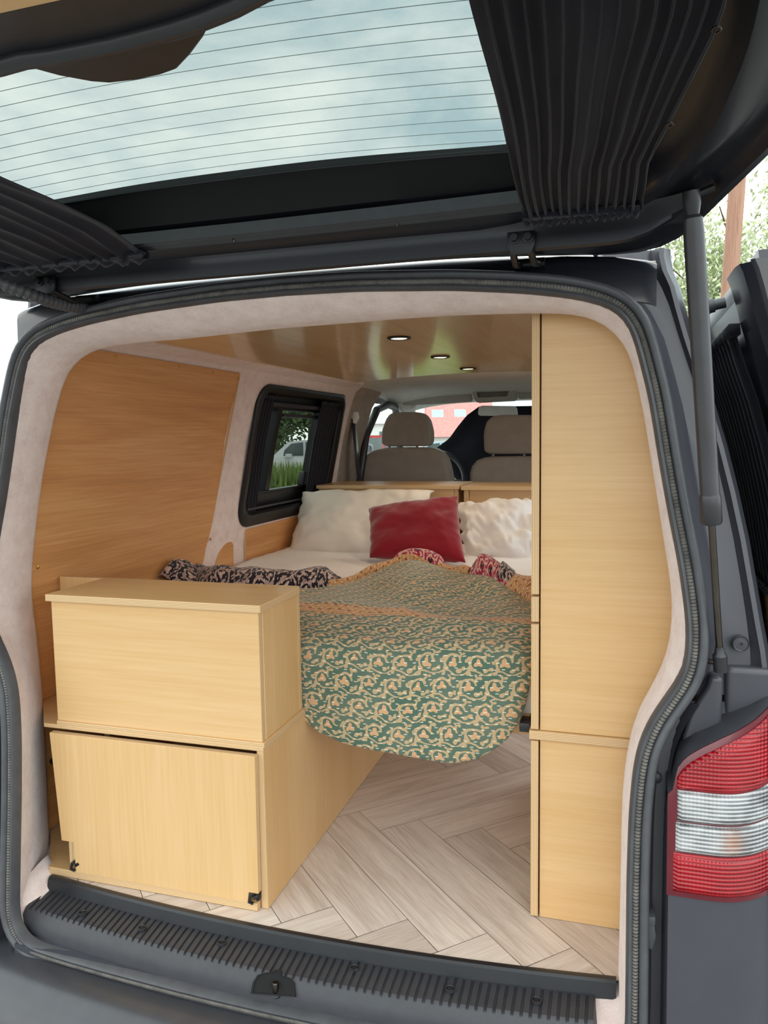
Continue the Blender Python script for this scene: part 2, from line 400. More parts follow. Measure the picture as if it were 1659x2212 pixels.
# black threshold strip along the rear edge of the floor
g = G(); rows = []
for i in range(41):
    x = lerp(-1.250, .006, i/40); y = 1.36+bow(x); e = (.018 if i in (0,) else 0)
    rows.append([(x, y, -.012), (x, y, .0035), (x, y-.005, .005), (x, y-.013, .005), (x, y-.017, .001), (x, y-.024, -.027), (x, y-.022, -.034), (x, y-.008, -.034)])
g.loft(rows, True, cap=True)
struct(g, 'trim_1', 'black_rail', 'black metal threshold strip along the rear edge of the floor', angle=25)
# ceiling: crowned ply sheet
def zc(x): return 1.288-.040*min(1.3, abs((x-XC)/.62))**2
g = G(); xs = [lerp(-1.245, .01, i/24) for i in range(25)]
def ceil_rows(dz, ys): return [[(x, (y if y < 3 else 3.42-.10*abs((x-XC)/.62)**2), zc(x)+dz-.012*(y-1.5)/1.9*0) for x in xs] for y in ys]
lo = ceil_rows(0, [1.47, 1.9, 2.4, 2.9, 3.4]); up = ceil_rows(.012, [3.4, 2.9, 2.4, 1.9, 1.47])
g.loft(lo+up, loop=True)
ceil = struct(g, 'ceiling', 'ceil', 'glossy birch ply ceiling of the van')
# left wall: carpeted lining with a window opening
def zs_between(a, b): return [a]+[z for z, _ in WALL if a+.01 < z < b-.01]+[b]
WY0, WY1, WZ0, WZ1 = 2.63, 3.48, .70, 1.185
def lining(g, y0, y1, z0, z1, fx, off=0, m=0):
    ys = [y0, y1]
    rows = [[(fx(z)+off, y, z) for z in zs_between(z0, z1)] for y in ys]
    g.loft(rows, m=m)
def side(g, fx, out, y0, y1, z0, z1):              # a slab of wall 7 cm thick that follows the tumblehome
    zz = zs_between(z0, z1)
    rows = []
    for y in (y0, y1):
        rows.append([(fx(z), y, z) for z in zz]+[(fx(z)+out, y, z) for z in reversed(zz)])
    g.loft(rows, True, cap=True)
g = G()
side(g, xl, -.07, 1.50, WY0, -.05, 1.30); side(g, xl, -.07, WY0, WY1, -.05, WZ0); side(g, xl, -.07, WY0, WY1, WZ1, 1.30); side(g, xl, -.07, WY1, 3.62, -.05, 1.30)
wl = struct(g, 'wall_left', 'carpet', 'pink beige carpeted side wall behind the box and bed', angle=50)
# big ply panel
def wall_panel(name, outline_yz, fx, off, parent, mats, label=None, th=.005):
    g = G(); inner = [(fx(z)+off+th, y, z) for y, z in outline_yz]; outer = [(fx(z)+off-.004, y, z) for y, z in outline_yz]
    n = len(inner); cy = sum(p[1] for p in inner)/n; 
    g.loft([inner, outer], True, m=1)
    # fill by horizontal strips so the sheet follows the bend of the wall
    zz = sorted(set([round(p[2], 4) for p in inner]+[z for z, _ in WALL if min(p[2] for p in inner) < z < max(p[2] for p in inner)]))
    def span(z):
        ys = []
        for (a, b) in zip(outline_yz, outline_yz[1:]+outline_yz[:1]):
            if (a[1]-z)*(b[1]-z) <= 0 and abs(a[1]-b[1]) > 1e-9: ys.append(lerp(a[0], b[0], (z-a[1])/(b[1]-a[1])))
            elif abs(a[1]-b[1]) <= 1e-9 and abs(a[1]-z) < 1e-6: ys += [a[0], b[0]]
        return min(ys), max(ys)
    rows = []
    for z in zz:
        a, b = span(z); rows.append([(fx(z)+off+th, lerp(a, b, t/6), z) for t in range(7)])
    g.loft(rows, m=0)
    return g.build(name, mats, parent, smooth=False)
big = [(1.50, .02), (2.33, .02), (2.33, .45), (2.332, .53), (2.342, .58), (2.358, .63), (2.378, .68), (2.394, .73), (2.405, .80), (2.405, 1.222), (2.395, 1.232)]+[(1.66+.135*math.cos(PI/2+PI/2*k/10), 1.09+.142*math.sin(PI/2+PI/2*k/10)) for k in range(11)]+[(1.51, .9), (1.50, .7)]
pn = wall_panel('ply_panel', big, xl, 0, wl, ['panel', 'edge_x'])
for y, z in ((1.72, 1.222), (2.02, 1.222), (2.22, 1.222), (2.395, 1.215), (2.385, .66), (1.54, .7)):
    p = Vector((xl(z)+.005, y, z)); G().tube([p, p+Vector((.0022, 0, 0)), p+Vector((.003, 0, 0))], [.0055, .0045, .0005], 12).build('screw', 'brass', pn)
for y in (2.02,):
    p = Vector((xl(1.262)+.02, y, 1.262)); G().tube([p, p+Vector((.003, 0, -.002))], [.005, .002], 12).build('screw', 'brass', pn)
small = [(2.40, .42), (2.56, .42), (2.56, .618), (2.548, .628)]+[(2.535-.115*math.sin(PI/2*k/8), .508+.122*math.cos(PI/2*k/8)) for k in range(9)]
p2 = wall_panel('ply_panel', small, xl, 0, wl, ['panel', 'edge_x'])
p = Vector((xl(.6)+.005, 2.53, .605)); G().tube([p, p+Vector((.0025, 0, 0))], [.005, .002], 12).build('screw', 'brass', p2)
under = [(2.655, .42), (3.45, .42), (3.45, .668), (2.655, .662)]
p3 = wall_panel('ply_panel', under, xl, 0, wl, ['panel', 'edge_x'])
for y, z in ((2.83, .655), (3.05, .655)):
    p = Vector((xl(z)+.005, y, z)); G().tube([p, p+Vector((.0025, 0, 0))], [.005, .002], 12).build('screw', 'brass', p3)
# carpet cove between the wall and the ceiling sheet on both sides, and over the window
for sgn, nm, lb in ((1, 'trim_2', 'carpeted cove between left wall and ceiling'), (-1, 'trim_3', 'carpeted cove between right wall and ceiling')):
    g = G(); rows = []
    for y in (1.49, 2.2, 2.9, 3.45):
        r = [Vector((-1.258, y, 1.236)), Vector((-1.243, y, 1.244)), Vector((-1.222, y, 1.2475)), Vector((-1.19, y, 1.2502)), Vector((-1.15, y, 1.2545)), Vector((-1.15, y, 1.31)), Vector((-1.30, y, 1.31))]
        rows.append([q if sgn > 0 else mir(q) for q in r])
    g.loft(rows, True, cap=True); struct(g, nm, 'carpet', lb)
# right wall behind the wardrobe, then the open sliding-door aperture
g = G(); side(g, xr, .07, 1.50, 2.42, -.05, 1.30); side(g, xr, .07, 2.42, 3.62, 1.17, 1.30); side(g, xr, .07, 3.5, 3.62, -.05, 1.17)
struct(g, 'wall_right', 'carpet', 'carpeted right side wall behind the wardrobe', angle=50)
# ------------------------------------------------------------------ rear aperture: contours traced along the opening
inR = [(980, 624), (1130, 630), (1230, 640), (1290, 653), (1325, 665), (1350, 684), (1367, 715), (1380, 760), (1405, 860), (1425, 985), (1445, 1100), (1467, 1210), (1475, 1260), (1486, 1350), (1484, 1425), (1472, 1465), (1430, 1520), (1395, 1575), (1375, 1635), (1367, 1700), (1361, 1775), (1359, 1850), (1357, 1900), (1355, 2125)]
def yr(z, x=None): return 1.29+.1*z - (0 if x is None else .035*max(0, 1-((x-XC)/.69)**2))
def on_rear(p, dy=0):
    q = oy(p[0], p[1], 1.4)
    for _ in range(6): q = oy(p[0], p[1], yr(q.z, q.x)+dy)
    return q
R_in = [on_rear(p) for p in inR]
# right half from the middle of the head to the middle of the sill; the left half is its mirror image
top_mid = Vector((XC, yr(1.279, XC), 1.279))
half = [top_mid, Vector((-.47, yr(1.277, -.47), 1.277))]+R_in
zb = half[-1].z
for k in range(1, 7):                       # rounded lower corner
    t = k/6*PI/2; half.append(Vector((.026-.065*(1-math.cos(t)), 0, -.012-.065*math.sin(t))))
for x in (-.12, -.25, -.4, -.5, XC): half.append(Vector((x, 0, -.078)))
half = [Vector((p.x, yr(p.z, p.x), p.z)) for p in half]
half = smooth_path(resample(half, 150), 3)
left = [mir(p) for p in reversed(half[1:-1])]
loopP = half+left                             # closed loop, clockwise from the head's middle
NL = len(loopP)
def norm2(i):
    a, b = loopP[(i-1) % NL], loopP[(i+1) % NL]; t = (b-a); n = Vector((-t.z, 0, t.x)); n.normalize()
    c = Vector((XC, 0, .6))
    return n if n.dot(Vector((loopP[i].x-c.x, 0, loopP[i].z-c.z))) > 0 else -n
NRM = [norm2(i) for i in range(NL)]
for _ in range(4): NRM = [(NRM[i-1]+NRM[i]*2+NRM[(i+1) % NL]).normalized() for i in range(NL)]
def off(d, dy): return [loopP[i]+NRM[i]*d+Vector((0, dy, 0)) for i in range(NL)]
# ------------------------------------------------------------------ the van itself
van = thing('van', (XC, 2.6, -.58), 'matt charcoal panel van with raised tailgate, turned into a camper', 'van')
def closedloop(g, rows, uv=True, rowmat=None, m=0):
    rows = [r+[r[0]] for r in rows]; g.loft(rows, uv='even' if uv else False, rowmat=rowmat, m=m)
g = G()
sec = [(-.003, .012), (-.002, -.006), (.002, -.012), (.0065, -.011), (.0075, -.008), (.0105, -.0105), (.0145, -.0105), (.017, -.0075), (.018, -.005), (.021, -.012), (.026, -.0145), (.031, -.012), (.034, -.003), (.034, .016)]
closedloop(g, [off(d, dy) for d, dy in sec], rowmat=[1, 1, 1, 1, 0, 0, 0, 1, 1, 1, 1, 1, 1])
seal = g.build('door_seal', ['seal_rib', 'rubber'], van, angle=60); seal['label'] = 'black rubber seal around the rear opening'
# carpet reveal from the seal back to the lined walls
woodR = [(1145, 677), (1255, 679), (1285, 684), (1315, 696), (1345, 717), (1365, 745), (1385, 810), (1405, 910), (1420, 1010), (1437, 1110), (1450, 1210), (1461, 1275), (1462, 1340), (1452, 1400), (1425, 1460), (1390, 1510), (1372, 1550), (1362, 1600), (1355, 1675), (1352, 1750), (1350, 1900), (1345, 2010), (1340, 2100)]
YB = 1.515
Rw = [oy(p[0], p[1], YB) for p in woodR]
woodL = [(830, 692), (600, 710), (400, 732), (300, 741), (240, 748), (200, 757), (170, 775), (145, 805), (130, 850), (115, 910), (95, 1010), (82, 1100), (73, 1180), (67, 1257), (70, 1300), (82, 1390), (92, 1500), (95, 1560), (100, 1650), (105, 1775), (110, 1875)]
Lw = [oy(p[0], p[1], YB) for p in woodL]
topw = [oy(p[0], p[1], YB) for p in ((700, 700), (830, 692), (980, 682))]
rim = list(reversed(Lw[1:]))
rim = [Vector((rim[0].x, YB-.06, -.10)), Vector((rim[0].x, YB, -.03))]+rim+topw[1:]+Rw+[Vector((Rw[-1].x, YB, -.03)), Vector((Rw[-1].x, YB-.06, -.10))]
rim = smooth_path(resample(rim, 160), 2)
# matching part of the seal loop: from lower left round the head to lower right
lp = [mir(p) for p in half if p.z > -.06]; lp = list(reversed(lp))+[p for p in half if p.z > -.06][1:]
lp = resample(lp, 160)
rows = []
for t, bul in ((0, 0), (.12, .004), (.3, .010), (.55, .012), (.8, .008), (.94, .002), (1, 0)):
    r = []
    for a, b in zip(lp, rim):
        q = a.lerp(b, t); c = Vector((XC-q.x, 0, .6-q.z)).normalized(); r.append(q+c*bul)
    rows.append(r)
rows.append([b+Vector((b.x-XC, 0, b.z-.6)).normalized()*.03+Vector((0, .012, 0)) for b in rim])
rows.append([a+Vector((a.x-XC, 0, a.z-.6)).normalized()*.016+Vector((0, .03, 0)) for a in lp])
g = G(); g.loft(rows, loop=True)
struct(g, 'wall_back', 'carpet', 'pink beige carpet reveal around the rear opening', angle=70)
for sgn, nm in ((1, 'trim_4'), (-1, 'trim_5')):
    f = (lambda p: Vector(p)) if sgn > 0 else mir
    g = G(); rows = []
    for y, z in ((1.42, -.02), (1.40, -.022), (1.36, -.032), (1.325, -.048), (1.315, -.07), (1.315, -.12)):
        rows.append([f((x, y, z+.02*max(0, (x+.0)/.03)**2)) for x in (-.045, -.02, 0, .015, .03, .05)])
    g.loft(rows); struct(g, nm, 'carpet', 'carpeted foot of the rear reveal at the '+('right' if sgn > 0 else 'left')+' end of the sill', solid=.004)
# outer pillar contour (van corner) on the right, mirrored for the left
E = [(1350, 556), (1418, 553), (1436, 560), (1448, 572), (1470, 620), (1490, 700), (1514, 780), (1542, 860), (1570, 960), (1592, 1050), (1611, 1140), (1626, 1233), (1642, 1335), (1650, 1380), (1655, 1420), (1657, 1460)]
Ew = [oy(p[0], p[1], 1.50) for p in E]
Ew += [Vector((.268, 1.50, .5)), Vector((.275, 1.5, .42)), Vector((.28, 1.5, .2)), Vector((.28, 1.5, -.1))]
ETAB = sorted([(p.z, p.x) for p in Ew if p.z < 1.31])
def xe(z): return interp(ETAB, z)
def corner_y(x, z):
    y1 = yr(z)-.006; k = max(0, min(.995, (x-.15)/.135)); return y1+.16*(1-math.sqrt(1-k*k))
def on_lamp(px, py):
    q = oy(px, py, 1.3)
    for _ in range(12): q = oy(px, py, corner_y(q.x, q.z)-.012)
    return q
LTOP = sorted([(q.x, q.z) for q in (on_lamp(*p) for p in ((1458, 1690), (1462, 1668), (1472, 1652), (1490, 1636), (1520, 1619), (1560, 1600), (1600, 1581), (1630, 1562), (1655, 1540)))])
LTOP = [(.083, .40), (LTOP[0][0]-.002, LTOP[0][1]-.015)]+LTOP+[(LTOP[-1][0]+.045, LTOP[-1][1]+.035)]
def ltop(x): return interp(LTOP, x)
# pillar rows: from beside the seal to the corner and forward along the flank
def pillar(sgn, name):
    zz = [1.33, 1.315, 1.29, 1.26, 1.22, 1.17, 1.11, 1.05, .98, .9, .82, .74, .68, .63, .59, .55, .54, .51, .49, .47, .45, .43, .41, .39, .37, .35, .3, .15, .0, -.12]
    inn = [(p+NRM[i]*.029) for i, p in enumerate(half)]
    def xin(z):
        c = [(p.z, p.x) for p in inn if p.x > -.3 and p.z > -.04]
        c.sort(); return interp(c, z)
    rows = []; rows_l = []
    for z in zz:
        a = xin(min(z, 1.20)) if z > 1.2 else xin(z)
        if z > 1.2: a = lerp(xin(1.2), -.06, (z-1.2)/.13)
        e = xe(z); y0 = yr(z)
        if z > .545:
            dep = .055
            prof = [(a, y0+.014), (a+.006, y0+.012), (a+.014, y0+dep*.6), (a+.022, y0+dep), (lerp(a, e, .3), y0+dep+.008), (lerp(a, e, .5), y0+dep+.012), (lerp(a, e, .7), y0+dep+.015), (e-.034, y0+dep+.02), (e-.024, y0+dep+.012), (e-.020, y0+dep+.004), (e-.012, y0+dep+.006), (e-.004, y0+dep+.02), (e, 1.50), (e+.02, 1.75), (e+.035, 2.42)]
        else:
            y1 = y0-.006; cy_ = [yr(z)-.006+.16*(1-math.sqrt(1-k*k)) for k in (0, .15, .35, .55, .75, .9, .985)]; cx_ = [.15+.135*k for k in (0, .15, .35, .55, .75, .9, .985)]
            prof = [(a, y0+.014), (a+.005, y0+.012), (a+.009, y0+.035), (a+.012, y0+.05), (a+.028, y0+.05), (a+.031, y0+.03), (.083, y0+.004), (.087, y1)]+list(zip(cx_, cy_))+[(.300, 1.75), (.315, 2.42)]
            prof = [(x, max(y, 1.43)) if sgn > 0 and i > 5 and z > ltop(x)-.02 else (x, y) for i, (x, y) in enumerate(prof)]
        (rows if z > .545 else rows_l).append([Vector((x, y, z)) if sgn > 0 else mir((x, y, z)) for x, y in prof])
    g = G(); g.loft(rows, m=0); g.loft(rows_l, m=0); return g.build(name, 'paint', van, angle=40)
pr = pillar(1, 'rear_corner_panel'); pl = pillar(-1, 'rear_corner_panel')
# dusty ledge above the lamp and the two blocks behind it
for sgn in (1, -1):
    g = G(); rows = []
    for k in range(25):
        x = lerp(.084 if sgn > 0 else .150, .284, k/24); z = ltop(x); yf = corner_y(x, z)
        back = 1.405 if x > .15 else lerp(1.345, 1.405, max(0, (x-.10)/.05)**1.5)
        back = max(back, yf+.03)
        r = [(x, yf+.03, z-.05), (x, yf, z-.004), (x, yf-.001, z+.002), (x, yf+.006, z+.005), (x, lerp(yf, back, .5), z+.010), (x, back, z+.012), (x, back+.004, z+.012+.02*max(0, min(1, (x-.13)/.04))), (x, 1.47, z+.012+.02*max(0, min(1, (x-.13)/.04))), (x, 1.47, z-.05)]
        rows.append([Vector(p) if sgn > 0 else mir(p) for p in r])
    g.loft(rows, True, cap=True); g.build('lamp_ledge', 'plastic', van, angle=35)
    f = (lambda p: Vector(p)) if sgn > 0 else mir
    for poly, y0, y1 in (([(.178, .50), (.256, .50), (.256, .603), (.178, .603)], 1.402, 1.49), ([(.152, .592), (.172, .592), (.172, .47), (.108, .47), (.122, .525), (.147, .57)], 1.376, 1.46))[:2 if sgn > 0 else 1]:
        g = G(); g.prism([(x, y0, z) for x, z in poly], (0, y1-y0, 0)); g.v = [f(p) for p in g.v]; g.build('ledge_block', 'paint', van, bevel=.012, seg=4)
# roof: a shallow crowned shell with a rear lip
def zroof(x): return interp([(0, 1.328), (.3, 1.326), (.5, 1.321), (.6, 1.313), (.66, 1.303), (.70, 1.285)], abs(x-XC))
xs = [XC+.672*math.sin(PI/2*t/20) for t in range(-20, 21)]
g = G(); rows = []
for y, dz in ((.012, -.034), (.014, -.020), (.018, -.008), (.026, -.002), (.04, 0), (2.2, .016), (3.4, .022), (4.3, .012), (4.75, -.025)):
    rows.append([(x, y+(yr(1.29, x) if y < 1 else 0), zroof(x)+dz-(.042*max(0, min(1, (abs(x-XC)-.35)/.22)) if dz == -.034 else 0)) for x in xs])
rows += [[(x, y, z-.02) for x, y, z in rows[k]] for k in (8, 7, 6, 5)]+[[(x, y+.012, z) for x, y, z in rows[k]] for k in (1, 0)]
g.loft(rows, loop=True); g.build('roof', 'paint_black', van, angle=40)
# raised hinge domes on the roof edge
for sgn in (1, -1):
    g = G(); rows = []
    for x, h in ((-.19, -.02), (-.175, -.01), (-.15, -.002), (-.05, -.004), (-.02, -.008), (.0, -.02)):
        r = [(x, 1.446, 1.270), (x, 1.448, 1.315+h*.8), (x, 1.456, 1.320+h), (x, 1.60, 1.322+h), (x, 1.66, 1.27)]
        rows.append([Vector(p) if sgn > 0 else mir(p) for p in r])
    g.loft(rows, True, cap=True); g.build('roof_shoulder', 'paint_black', van, angle=35)
# flank skin on the left with the window aperture, floor pan and front end
g = G()
def xo(z): return 2*XC-(xe(z)+.035)
def skin(y0, y1, z0, z1):
    zz = [z0+(z1-z0)*i/8 for i in range(9)]
    rows = [[(xo(z), y, z) for z in zz]+[(xo(z)+.012, y, z) for z in reversed(zz)] for y in (y0, y1)]
    g.loft(rows, True, cap=True)
skin(2.42, WY0-.01, -.3, 1.31); skin(WY0-.01, WY1+.01, -.3, WZ0-.01); skin(WY0-.01, WY1+.01, WZ1+.01, 1.31); skin(WY1+.01, 4.02, -.3, 1.31); skin(4.02, 4.9, -.3, .73); skin(4.02, 4.9, 1.21, 1.31)
g.build('flank_panel', 'shell', van, angle=40)
g = G(); g.box(-1.5, .27, 1.5, 5.0, -.2, -.06); g.box(-1.46, .23, 4.95, 5.75, -.3, .62); g.build('floor_pan', 'shell', van, smooth=False, bevel=.03)
g = G()
def skinr(y0, y1, z0, z1):
    zz = [z0+(z1-z0)*i/8 for i in range(9)]
    rows = [[(2*XC-xo(z), y, z) for z in zz]+[(2*XC-xo(z)-.012, y, z) for z in reversed(zz)] for y in (y0, y1)]
    g.loft(rows, True, cap=True)
skinr(3.5, 4.05, -.3, 1.31); skinr(4.05, 4.9, -.3, .73); skinr(4.05, 4.9, 1.21, 1.31); skinr(2.42, 3.5, 1.19, 1.31)
g.build('flank_panel', 'shell', van, angle=40)
# wheels, mostly out of sight under the body
for x in (-1.36, .13):
    for y in (1.95, 4.75):
        g = G(); rows = []
        for dx, r in ((-.10, .20), (-.10, .30), (-.08, .325), (.08, .325), (.10, .30), (.10, .20)):
            rows.append([(x+dx, y+r*math.cos(2*PI*k/32), -.255+r*math.sin(2*PI*k/32)) for k in range(32)])
        g.loft(rows, True, cap=True); g.build('wheel', 'tyre', van)
# ribbed sill plate
def sill():
    n = 300; x0, x1 = -1.262, -.024; rows = []
    hole = [on for on in ()]
    prof = [(1.343, -.03, 0), (1.342, -.0245, 0), (1.3385, -.0225, 1), (1.33, -.0225, 1), (1.300, -.026, 1), (1.276, -.029, 1), (1.272, -.031, .4), (1.270, -.033, 0), (1.262, -.046, 0), (1.256, -.060, 0), (1.254, -.085, 0)]
    X = [(x0, 0)]; x = x0+.004
    while x < x1-.016:
        X += [(x, 0), (x+.0006, 1), (x+.0106, 1), (x+.0112, 0)]; x += .0160
    X.append((x1, 0))
    for i, (x, up_) in enumerate(X):
        b = bow(x, .045); end = i in (0, len(X)-1)
        rows.append([(x, y+b, z+(.0036*up_-.0018)*k-(.02 if end else 0)) for y, z, k in prof])
    g = G(); g.loft(rows); return g.build('sill_plate', 'plastic', van, angle=28)
sp = sill(); sp['label'] = 'ribbed dark grey plastic loading sill'
for px, py in ((179, 1971), (307, 2004), (479, 2036), (766, 2090), (972, 2135), (1159, 2160)):
    q = oz(px, py, -.020)
    g = G(); n = 20; R = lambda r, z: [(q.x+r*math.cos(2*PI*k/n), q.y+r*.9*math.sin(2*PI*k/n), q.z+z) for k in range(n)]
    g.loft([R(.0095, -.004), R(.0095, .0012), R(.0075, .0016), R(.0068, .0005), R(.0062, -.006)], True, cap=True)
    g.build('screw_cup', 'trim_black', sp)
    G().cyl((q.x, q.y, q.z-.0005), (q.x, q.y, q.z+.0009), .0055, .005, 16).build('screw', 'dark_gap', sp)  # black disc stands in for the shade inside the screw hole
# raised black plate standing in for the shaded striker recess, and its pin
def on_sill(px, py, up=0):
    d = ray((px, py)); n = Vector((0, -1.5, 1)).normalized(); o = Vector((0, 1.270, -.033))+n*up; return CAM+d*((o-CAM).dot(n)/d.dot(n))
RP = [(541, 2147), (546, 2122), (556, 2106), (572, 2101), (587, 2100), (596, 2094), (606, 2097), (607, 2108), (626, 2113), (635, 2124), (637, 2154)]
g = G(); o_r = [on_sill(x, y, .0045) for x, y in RP]; c_ = sum(o_r, Vector())/len(RP); i_r = [c_+(p-c_)*.90 for p in o_r]; nn = Vector((0, -1.5, 1)).normalized()
i_d = [p-nn*.0018 for p in i_r]
g.loft([r+[r[0]] for r in ([p-nn*.008 for p in o_r], o_r, i_r, i_d)]); g.add(i_d, [tuple(range(len(i_d)))]); g.build('striker_recess_shade', 'dark_gap', sp, smooth=False)
q = on_sill(594, 2143, .003)
G().tube([q-nn*.005, q+Vector((0, .002, .016)), q+Vector((0, .0022, .018))], [.0062, .0062, .005], 14).build('striker_pin', 'chrome', sp)
G().tube([q-nn*.006, q-nn*.001], [.012, .011], 16).build('striker_base', 'black_metal', sp)
# bumper
g = G(); rows = []
for i in range(61):
    t = i/60*2-1; x = XC+.90*t; b = .035*min(1, (t*.9/.62)**2) + .30*max(0, abs(t)-.86)**1.3*3.2
    rows.append([(x, y+b, z) for y, z in ((1.245, -.098), (1.205, -.092), (1.18, -.093), (1.165, -.098), (1.13, -.125), (1.11, -.155), (1.10, -.2), (1.10, -.34), (1.13, -.38), (1.30, -.38), (1.3, -.1))])
g.loft(rows, True, cap=True); bp = g.build('bumper', 'bumper', van, angle=40); bp['label'] = 'scuffed dark grey plastic rear bumper'
# slam panel behind the seal at the bottom
G().box(-1.24, .0, 1.262, 1.33, -.2, -.075).build('rear_crossmember', 'shell', van, smooth=False)
# tail lamp on the right (and its twin on the left corner)
lampR = [(1659, 1528), (1600, 1580), (1560, 1597), (1520, 1617), (1490, 1634), (1470, 1652), (1460, 1675), (1455, 1720), (1450, 1800), (1440, 1937)]
def lamp_surface(x, z, d=0): return corner_y(x, z)-d
def lamp(sgn):
    lamp_o = node('tail_light', van)
    def strip(name, ztop, zbot, x0, x1, d, mat, n=26, d2=-.015):
        g = G(); rows = []
        for k in range(9):
            t = k/8; r = []
            for i in range(n+1):
                u = i/n; xa = x0(t) if callable(x0) else x0; x = lerp(xa, x1, u)
                z = lerp(ztop(x), zbot(x), t); edge = min(u*n, (k), 8-k)
                dd = d if edge > 0 else d*.55
                r.append(Vector((x, lamp_surface(x, z, dd), z)))
            rows.append(r)
        back = [[p+Vector((0, d-d2, 0)) for p in r] for r in (rows[-1], rows[0])]
        if sgn < 0: rows = [[mir(p) for p in r] for r in rows]; back = [[mir(p) for p in r] for r in back]
        g.loft(rows); g.loft([rows[-1], back[0]]); g.loft([rows[0], back[1]])
        g.loft([[r[0] for r in rows], [back[1][0]]*4+[back[0][0]]*5]); g.loft([[r[-1] for r in rows], [back[1][-1]]*4+[back[0][-1]]*5])
        return g.build(name, mat, lamp_o, angle=50, weld=True)
    top = ltop
    strip('lamp_rim', top, lambda x: .2335, .084, .288, .007, 'lens_rim')
    up = lambda x: top(x)-.012
    strip('red_lens', up, lambda x: .413+.02*max(0, (x-.18)/.1)**2, .098, .286, .013, 'lens_red')
    strip('clear_lens', lambda x: .411+.02*max(0, (x-.18)/.1)**2, lambda x: .360+.010*max(0, (x-.18)/.1)**2, .099, .286, .0135, 'lens_clear')
    strip('clear_lens', lambda x: .358+.010*max(0, (x-.18)/.1)**2, lambda x: .309+.006*max(0, (x-.18)/.1)**2, .097, .286, .0135, 'lens_clear')
    strip('red_lens', lambda x: .307+.006*max(0, (x-.18)/.1)**2, lambda x: .243, .094, .286, .013, 'lens_red')
    return lamp_o
lamp(1)['label'] = 'red and clear fluted tail lamp on the right corner'; lamp(-1)
# plug, two screws and hook on the right pillar
q = oy(1600, 1390, 1.412); g = G(); n = 28
R = lambda r, dy: [(q.x+r*math.cos(2*PI*k/n), q.y+dy, q.z+r*math.sin(2*PI*k/n)) for k in range(n)]
g.loft([R(.0135, .004), R(.0135, -.003), R(.0125, -.0045), R(.011, -.003), R(.003, -.0035), R(.0015, -.001)], True, cap=True); g.build('body_plug', 'paint', van)
for px, py in ((1418, 1682), (1408, 1860)):
    q = oy(px, py, 1.372); G().tube([q+Vector((0, .012, 0)), q, q+Vector((0, -.003, 0))], [.010, .009, .004], 14).build('body_screw', 'plastic', van)
q = oy(1402, 2020, 1.315)
g = G(); g.prism([q+Vector((-.008, 0, .02)), q+Vector((.008, 0, .024)), q+Vector((.012, 0, .0)), q+Vector((.006, 0, -.028)), q+Vector((-.004, 0, -.022)), q+Vector((-.009, 0, -.004))], (0, .02, 0))
g.prism([q+Vector((-.008, -.004, .034)), q+Vector((.010, -.004, .036)), q+Vector((.010, -.004, .02)), q+Vector((-.006, -.004, .018))], (0, .03, 0)); g.build('door_buffer', 'rubber', van, bevel=.003)
# right gas strut
def strut(sgn):
    s = node('gas_strut', van); f = (lambda p: Vector(p)) if sgn > 0 else mir
    a = oy(1556, 1432, 1.36); b = on_gate(1494, 425, -.012) ; d = (b-a).normalized(); L = (b-a).length
    mid = oy(1540, 1133, lerp(1.36, b.y, .37)); tm = (mid-a).dot(d)
    P = lambda t: f(a+d*t)
    G().tube([P(.012), P(tm+.02)], .0056, 14).build('rod', 'chrome', s)
    G().tube([P(tm), P(tm+.004), P(tm+.045), P(tm+.046), P(tm+.05), P(L-.05), P(L-.03), P(L-.025)], [.0145, .0165, .0165, .0160, .0148, .0148, .0135, .009], 24).build('cylinder', 'strut', s)
    G().tube([P(-.016), P(-.014), P(.014), P(.018), P(.03)], [.007, .0115, .0115, .0085, .0065], 18).build('socket', 'trim_black', s)
    G().tube([P(0), f(a+Vector((-.03, .01, .0)))], [.005, .004], 12).build('ball_stud', 'chrome', s)
    G().tube([P(L-.03), P(L-.01), P(L+.008)], [.008, .0125, .0125], 16).build('socket', 'trim_black', s)
    G().tube([P(L), f(b+Vector((.03, 0, .01)))], [.006, .006], 12).build('ball_stud', 'black_metal', s)
    return s
# ------------------------------------------------------------------ tailgate, raised
GA = math.radians(10.0)
GO = Vector((XC, 1.372, 1.333)); GD = Vector((0, -math.cos(GA), math.sin(GA))); GN = Vector((0, math.sin(GA), math.cos(GA)))
def gp(u, v, w=0): return GO+Vector((u, 0, 0))+GD*v+GN*w
def gate_uv(px, py, w=0):
    d = ray((px, py)); o = GO+GN*w; t = (o-CAM).dot(GN)/d.dot(GN); q = CAM+d*t-GO
    return q.x, q.dot(GD)
def on_gate(px, py, w=0): u, v = gate_uv(px, py, w); return gp(u, v, w)
gate = node('tailgate', van); gate['label'] = 'raised black tailgate with a large tinted window'
outl = [gate_uv(px, py) for px, py in ((1000, 553), (1200, 547), (1300, 547), (1390, 545), (1450, 527), (1485, 500), (1520, 465), (1600, 385), (1659, 330))]
outl = [(0.0, outl[0][1]+.008)]+[p for p in outl]
ul, vl = outl[-1]
outl += [(ul+.035, vl+.10), (ul+.045, vl+.3), (ul+.03, .75), (ul+.02, 1.0), (ul-.01, 1.13), (ul-.10, 1.19), (.3, 1.21), (0, 1.215)]
def ring(half_uv, n=64):
    P = resample([Vector((u, v, 0)) for u, v in half_uv], n); P = smooth_path(P, 2)
    R = [(p.x, p.y) for p in P]; L = [(-u, v) for u, v in reversed(R[1:-1])]; return R+L
GOUT = ring(outl)
GV0, GV1, GUW = .205, .66, .66
glass_half = [(0, GV0-.008), (.3, GV0-.004), (.5, GV0+.004), (.585, GV0+.02), (.625, GV0+.06), (.655, .40), (.66, .56), (.645, .62), (.60, .655), (.4, .67), (0, .675)]
